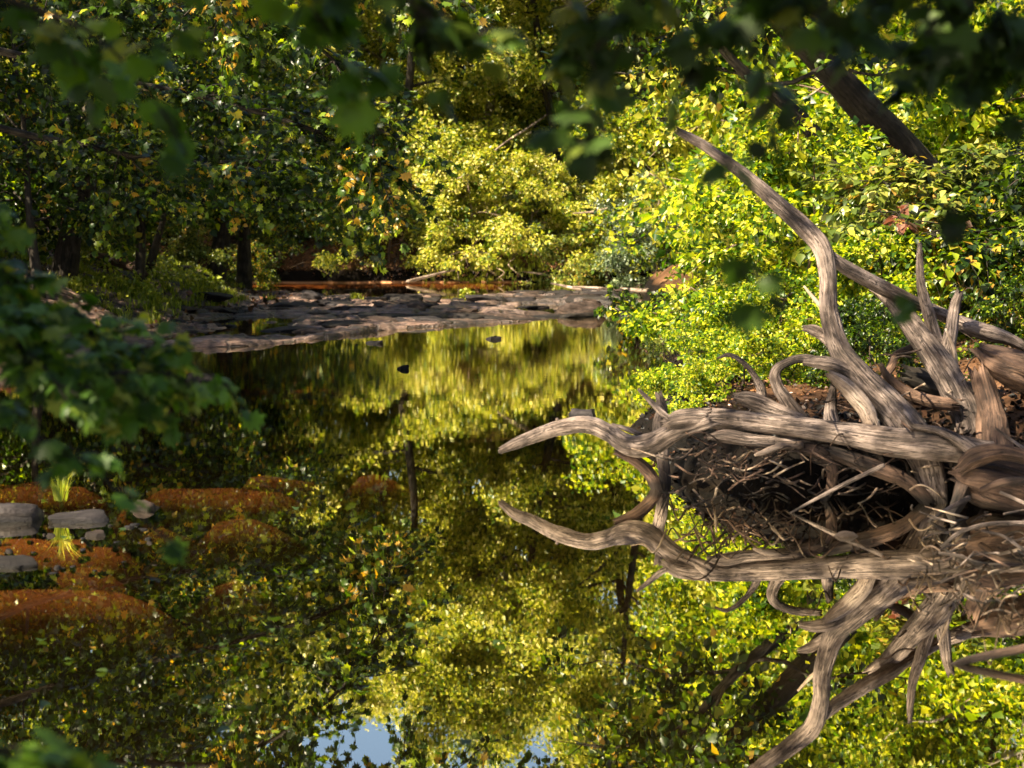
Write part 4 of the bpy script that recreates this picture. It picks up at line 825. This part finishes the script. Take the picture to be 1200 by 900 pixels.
# ------------------------------------------------------------------ grass, weeds and background woods
def blades(cen, n, h, spread, seed, wid=.006):
    rng = np.random.default_rng(seed); m = len(cen) * n; c = np.repeat(cen, n, 0)
    a = rng.uniform(0, 6.28, m); r = np.abs(rng.normal(size=m)) * spread; hh = h * rng.uniform(.4, 1.2, m)
    d = np.stack([np.cos(a), np.sin(a), 0 * a], -1); s = np.stack([-np.sin(a), np.cos(a), 0 * a], -1) * wid
    b0 = c + d * r[:, None] * .4; lean = rng.uniform(.15, .7, m)[:, None] * hh[:, None]
    m1 = b0 + d * lean * .35 + np.array([0, 0, 1]) * hh[:, None] * .6; tip = b0 + d * lean + np.array([0, 0, 1]) * hh[:, None] * .92
    V = np.stack([b0 - s, b0 + s, m1 + s * .8, m1 - s * .8, tip], 1).reshape(-1, 3); k = np.arange(m)[:, None] * 5
    return V, [np.hstack([k, k + 1, k + 2, k + 3]), np.hstack([k + 3, k + 2, k + 4])], np.repeat(rng.random(m), 5)
p = onz(66, 603); V, F, r_ = blades(np.array([[0, 0, .05]]), 90, .20, .05, 1, .0035)
tag(link('grass_tuft', mesh_np('grass_tuft', V, F, M['grass'], rnd=r_), loc=(p[0], p[1] + .08, .02)), 'spiky green grass tuft growing between the two rocks at the left edge', 'grass tuft')
rng = np.random.default_rng(33)
gx = rng.uniform(-12, -3.2, 9000); gy = rng.uniform(26, 48, 9000); gz = height(gx, gy)
k = (gz > .12) & (fbm(gx * .7, gy * .5, 0, 91) > .50) & (gz < 1.6)
cen = np.stack([gx, gy, gz - .02], -1)[k]
V, F, r_ = blades(cen, 14, .17, .16, 2, .012)
tag(link('bank_grass', mesh_np('bank_grass', V, F, M['grass'], rnd=r_)), 'patchy sunlit grass on the left bank above the ledge', 'grass', kind='stuff')
L = Leaves('diamond', 801); gx = rng.uniform(-13, -5, 900); gy = rng.uniform(28, 47, 900); gz = height(gx, gy); kk = (gz > .3) & (fbm(gx * .6, gy * .4, 0, 95) > .45)
L.clusters(np.stack([gx, gy, gz + .10], -1)[kk], .30, 30, .085, flat=.7)
tag(link('low_weeds', L.mesh('low_weeds', M['grass'])), 'low leafy weeds covering the left bank', 'weeds', kind='stuff')
# leafy weeds among the stones on the ledge
for i, (px, py, s, lab) in enumerate([(252, 338, 1.0, 'tall yellow-green weed standing at the edge of the bank grass'), (305, 340, .6, 'small bright weed beside the large grey boulder'), (545, 356, .7, 'lone green weed growing on the ledge near the middle pool'), (198, 352, .8, 'leafy weed lowest on the grassy left bank')]):
    p = onz(px, py); p[2] = hz(p[0], p[1]); W = Tubes(); L = Leaves('diamond', 810 + i)
    limb(W, L, [np.array([0, 0, -.05]), np.array([.03, 0, .2 * s]), np.array([0, .05, .45 * s])], .008, rng, 16, .22 * s, .075, per=6, sub=1, sag=.1)
    e = empty('weed', p, lab, 'weed'); link('stem', W.mesh('stem', M['twig']), e); link('leaves', L.mesh('leaves', M['grass']), e)
gx = rng.uniform(-3, 1.2, 700); gy = 54.2 + rng.uniform(-.6, .9, 700); gz = height(gx, gy); kk = gz > .0
V, F, r_ = blades(np.stack([gx, gy, gz - .02], -1)[kk], 16, .16, .15, 3, .014)
tag(link('far_bank_grass', mesh_np('far_bank_grass', V, F, M['grass'], rnd=r_)), 'thin bright strip of grass along the foot of the far bank', 'grass', kind='stuff')
# bare roots and debris on the far earth bank
for i in range(34):
    px = rng.uniform(255, 420) if i % 2 else rng.uniform(490, 660); py = rng.uniform(285, 322); Y = rng.uniform(53.6, 54.6)
    st = [(px, py, Y, .9), (px + rng.normal() * 7, py + rng.uniform(3, 9), Y - .2, .8), (px + rng.normal() * 14, py + rng.uniform(8, 22), Y - .5, .6)]
    single('thin bare root hanging down the earth of the far bank', 'driftwood_brown' if i % 3 else 'twig', st, 'bare_root', 'root', 'bare roots on the far bank', seed=900 + i)

# dead leaves and bits over the right bank
L = Leaves('diamond', 951); n = 30000; gx = rng.uniform(.8, 7.5, n); gy = 10.2 + 14 * rng.random(n) ** 1.4; gz = height(gx, gy); kd = (gz > .01) & ((gz < .36) | (gy < 11.8)); kk = (gz > .02) & ~kd; n = kd.sum()  # litter in the hollow is split off to take the painted shade
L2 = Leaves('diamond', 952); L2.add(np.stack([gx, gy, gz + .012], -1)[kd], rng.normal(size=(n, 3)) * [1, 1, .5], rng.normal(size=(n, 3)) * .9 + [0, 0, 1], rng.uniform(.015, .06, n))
tag(link('shaded_litter', L2.mesh('shaded_litter', M['litter_shaded'])), 'leaf litter at the water edge, painted black for the shade under the driftwood', 'dead leaves', kind='stuff')
n = kk.sum()
L.add(np.stack([gx, gy, gz + .012], -1)[kk], rng.normal(size=(n, 3)) * [1, 1, .35], rng.normal(size=(n, 3)) * .9 + [0, 0, 1], rng.uniform(.015, .05, n))
n = 26000; gx = rng.uniform(-16, 5, n); gy = np.where(rng.random(n) < .6, rng.uniform(53.3, 58, n), rng.uniform(26, 48, n)); gz = height(gx, gy); kk = (gz > .03) & ((gy > 50) | (gx < -5)); n = kk.sum()
L.add(np.stack([gx, gy, gz + .03], -1)[kk], rng.normal(size=(n, 3)) * [1, 1, .6], rng.normal(size=(n, 3)) * .9 + [0, 0, 1], rng.uniform(.07, .16, n))
tag(link('leaf_litter', L.mesh('leaf_litter', M['litter'])), 'brown dead leaves scattered over the earth banks', 'dead leaves', kind='stuff')
# woods behind everything: one mass of trunks and leaves
W = Tubes(); L = Leaves('diamond', 901); cc = []
spots = [(rng.uniform(-12, 14), rng.uniform(68, 76)) for _ in range(14)] + [(rng.uniform(-45, 45), rng.uniform(70, 95)) for _ in range(46)] + [(rng.uniform(14, 30), rng.uniform(14, 66)) for _ in range(26)] + [(rng.uniform(-34, -17), rng.uniform(30, 66)) for _ in range(20)] + [(rng.uniform(-20,-9), rng.uniform(60, 70)) for _ in range(5)] + [(rng.uniform(8, 14), rng.uniform(56, 68)) for _ in range(5)]
for (x, y) in spots:
    z = hz(x, y); H = rng.uniform(12, 17) if y > 60 else rng.uniform(10, 14)
    H = H * 1.2 if y > 60 else H
    if y > 60 and -.16 < x / y < .1: H = min(H, .302 * y - z - 2.0)
    if y > 60 and -.15 < x / y < -.045: H = min(H, .297 * y - z - 2.0)
    W.add([(x, y, z - .2), (x + rng.normal() * .4, y, z + H * .5), (x + rng.normal(), y, z + H * .9)], [.2, .14, .05], 7, .1, n=8)
    n = 120; a = rng.uniform(0, 6.28, n); zz = rng.uniform(.04, 1, n); rr = 3.6 * np.sin(np.pi * (.15 + .8 * zz)) ** .6 * rng.random(n) ** .5
    cc.append(np.stack([x + rr * np.cos(a), y + rr * np.sin(a), z + zz * H], -1))
L.clusters(np.concatenate(cc), 1.15, 60, .21)
me = mesh_np('woodland', np.concatenate([np.concatenate(L.V)]), [np.concatenate(L.F)], M['leaf_gold'], rnd=np.concatenate(L.R))
e = empty('woodland', (0, 80, 2), 'mass of woodland closing the view behind the banks', 'woods'); tag(e, kind='stuff')
o = link('foliage', me, e); o.location = (0, -80, -2); o2 = link('trunks', W.mesh('trunks', M['bark']), e); o2.location = (0, -80, -2)
tag(o, kind='stuff'); tag(o2, kind='stuff')

# ------------------------------------------------------------------ light, sky, camera
SUN_AZ, SUN_EL = R(-128), R(50)      # azimuth from +Y towards +X
d = np.array([math.sin(SUN_AZ) * math.cos(SUN_EL), math.cos(SUN_AZ) * math.cos(SUN_EL), math.sin(SUN_EL)])
sl = bpy.data.lights.new('sun', 'SUN'); sl.energy = 5.0; sl.angle = R(.5); sl.color = (1, .87, .62)
so = bpy.data.objects.new('sun', sl); C.objects.link(so)
from mathutils import Vector
so.rotation_euler = Vector([-float(c) for c in d]).to_track_quat('-Z', 'Y').to_euler()
wd = bpy.data.worlds.new('World'); bpy.context.scene.world = wd; wd.use_nodes = True
nt = wd.node_tree; nt.nodes.clear()
sky = nt.nodes.new('ShaderNodeTexSky'); sky.sky_type = 'NISHITA'; sky.sun_disc = False; sky.sun_elevation = SUN_EL; sky.sun_rotation = SUN_AZ
sky.dust_density = 2.0
bg = nt.nodes.new('ShaderNodeBackground'); bg.inputs[1].default_value = .05
wo = nt.nodes.new('ShaderNodeOutputWorld'); nt.links.new(sky.outputs[0], bg.inputs[0]); nt.links.new(bg.outputs[0], wo.inputs[0])
cd = bpy.data.cameras.new('camera'); co = bpy.data.objects.new('camera', cd); C.objects.link(co)
co.location = CAM.tolist(); co.rotation_euler = (R(90) - TH, 0, 0)
cd.sensor_width = 36; cd.lens = FPX / 1200 * 36; cd.clip_end = 3000; cd.clip_start = .05
cd.dof.use_dof = True; cd.dof.focus_distance = 15; cd.dof.aperture_fstop = 3.6
sc = bpy.context.scene; sc.camera = co
sc.view_settings.view_transform = 'Standard'; sc.view_settings.look = 'None'; sc.view_settings.exposure = 2.28; sc.view_settings.gamma = 1
sc.render.engine = 'CYCLES'
cy = sc.cycles; cy.use_denoising = True; cy.max_bounces = 7; cy.diffuse_bounces = 2; cy.glossy_bounces = 3; cy.transparent_max_bounces = 6; cy.transmission_bounces = 3
cy.sample_clamp_indirect = 6; cy.use_adaptive_sampling = True; cy.adaptive_threshold = .02
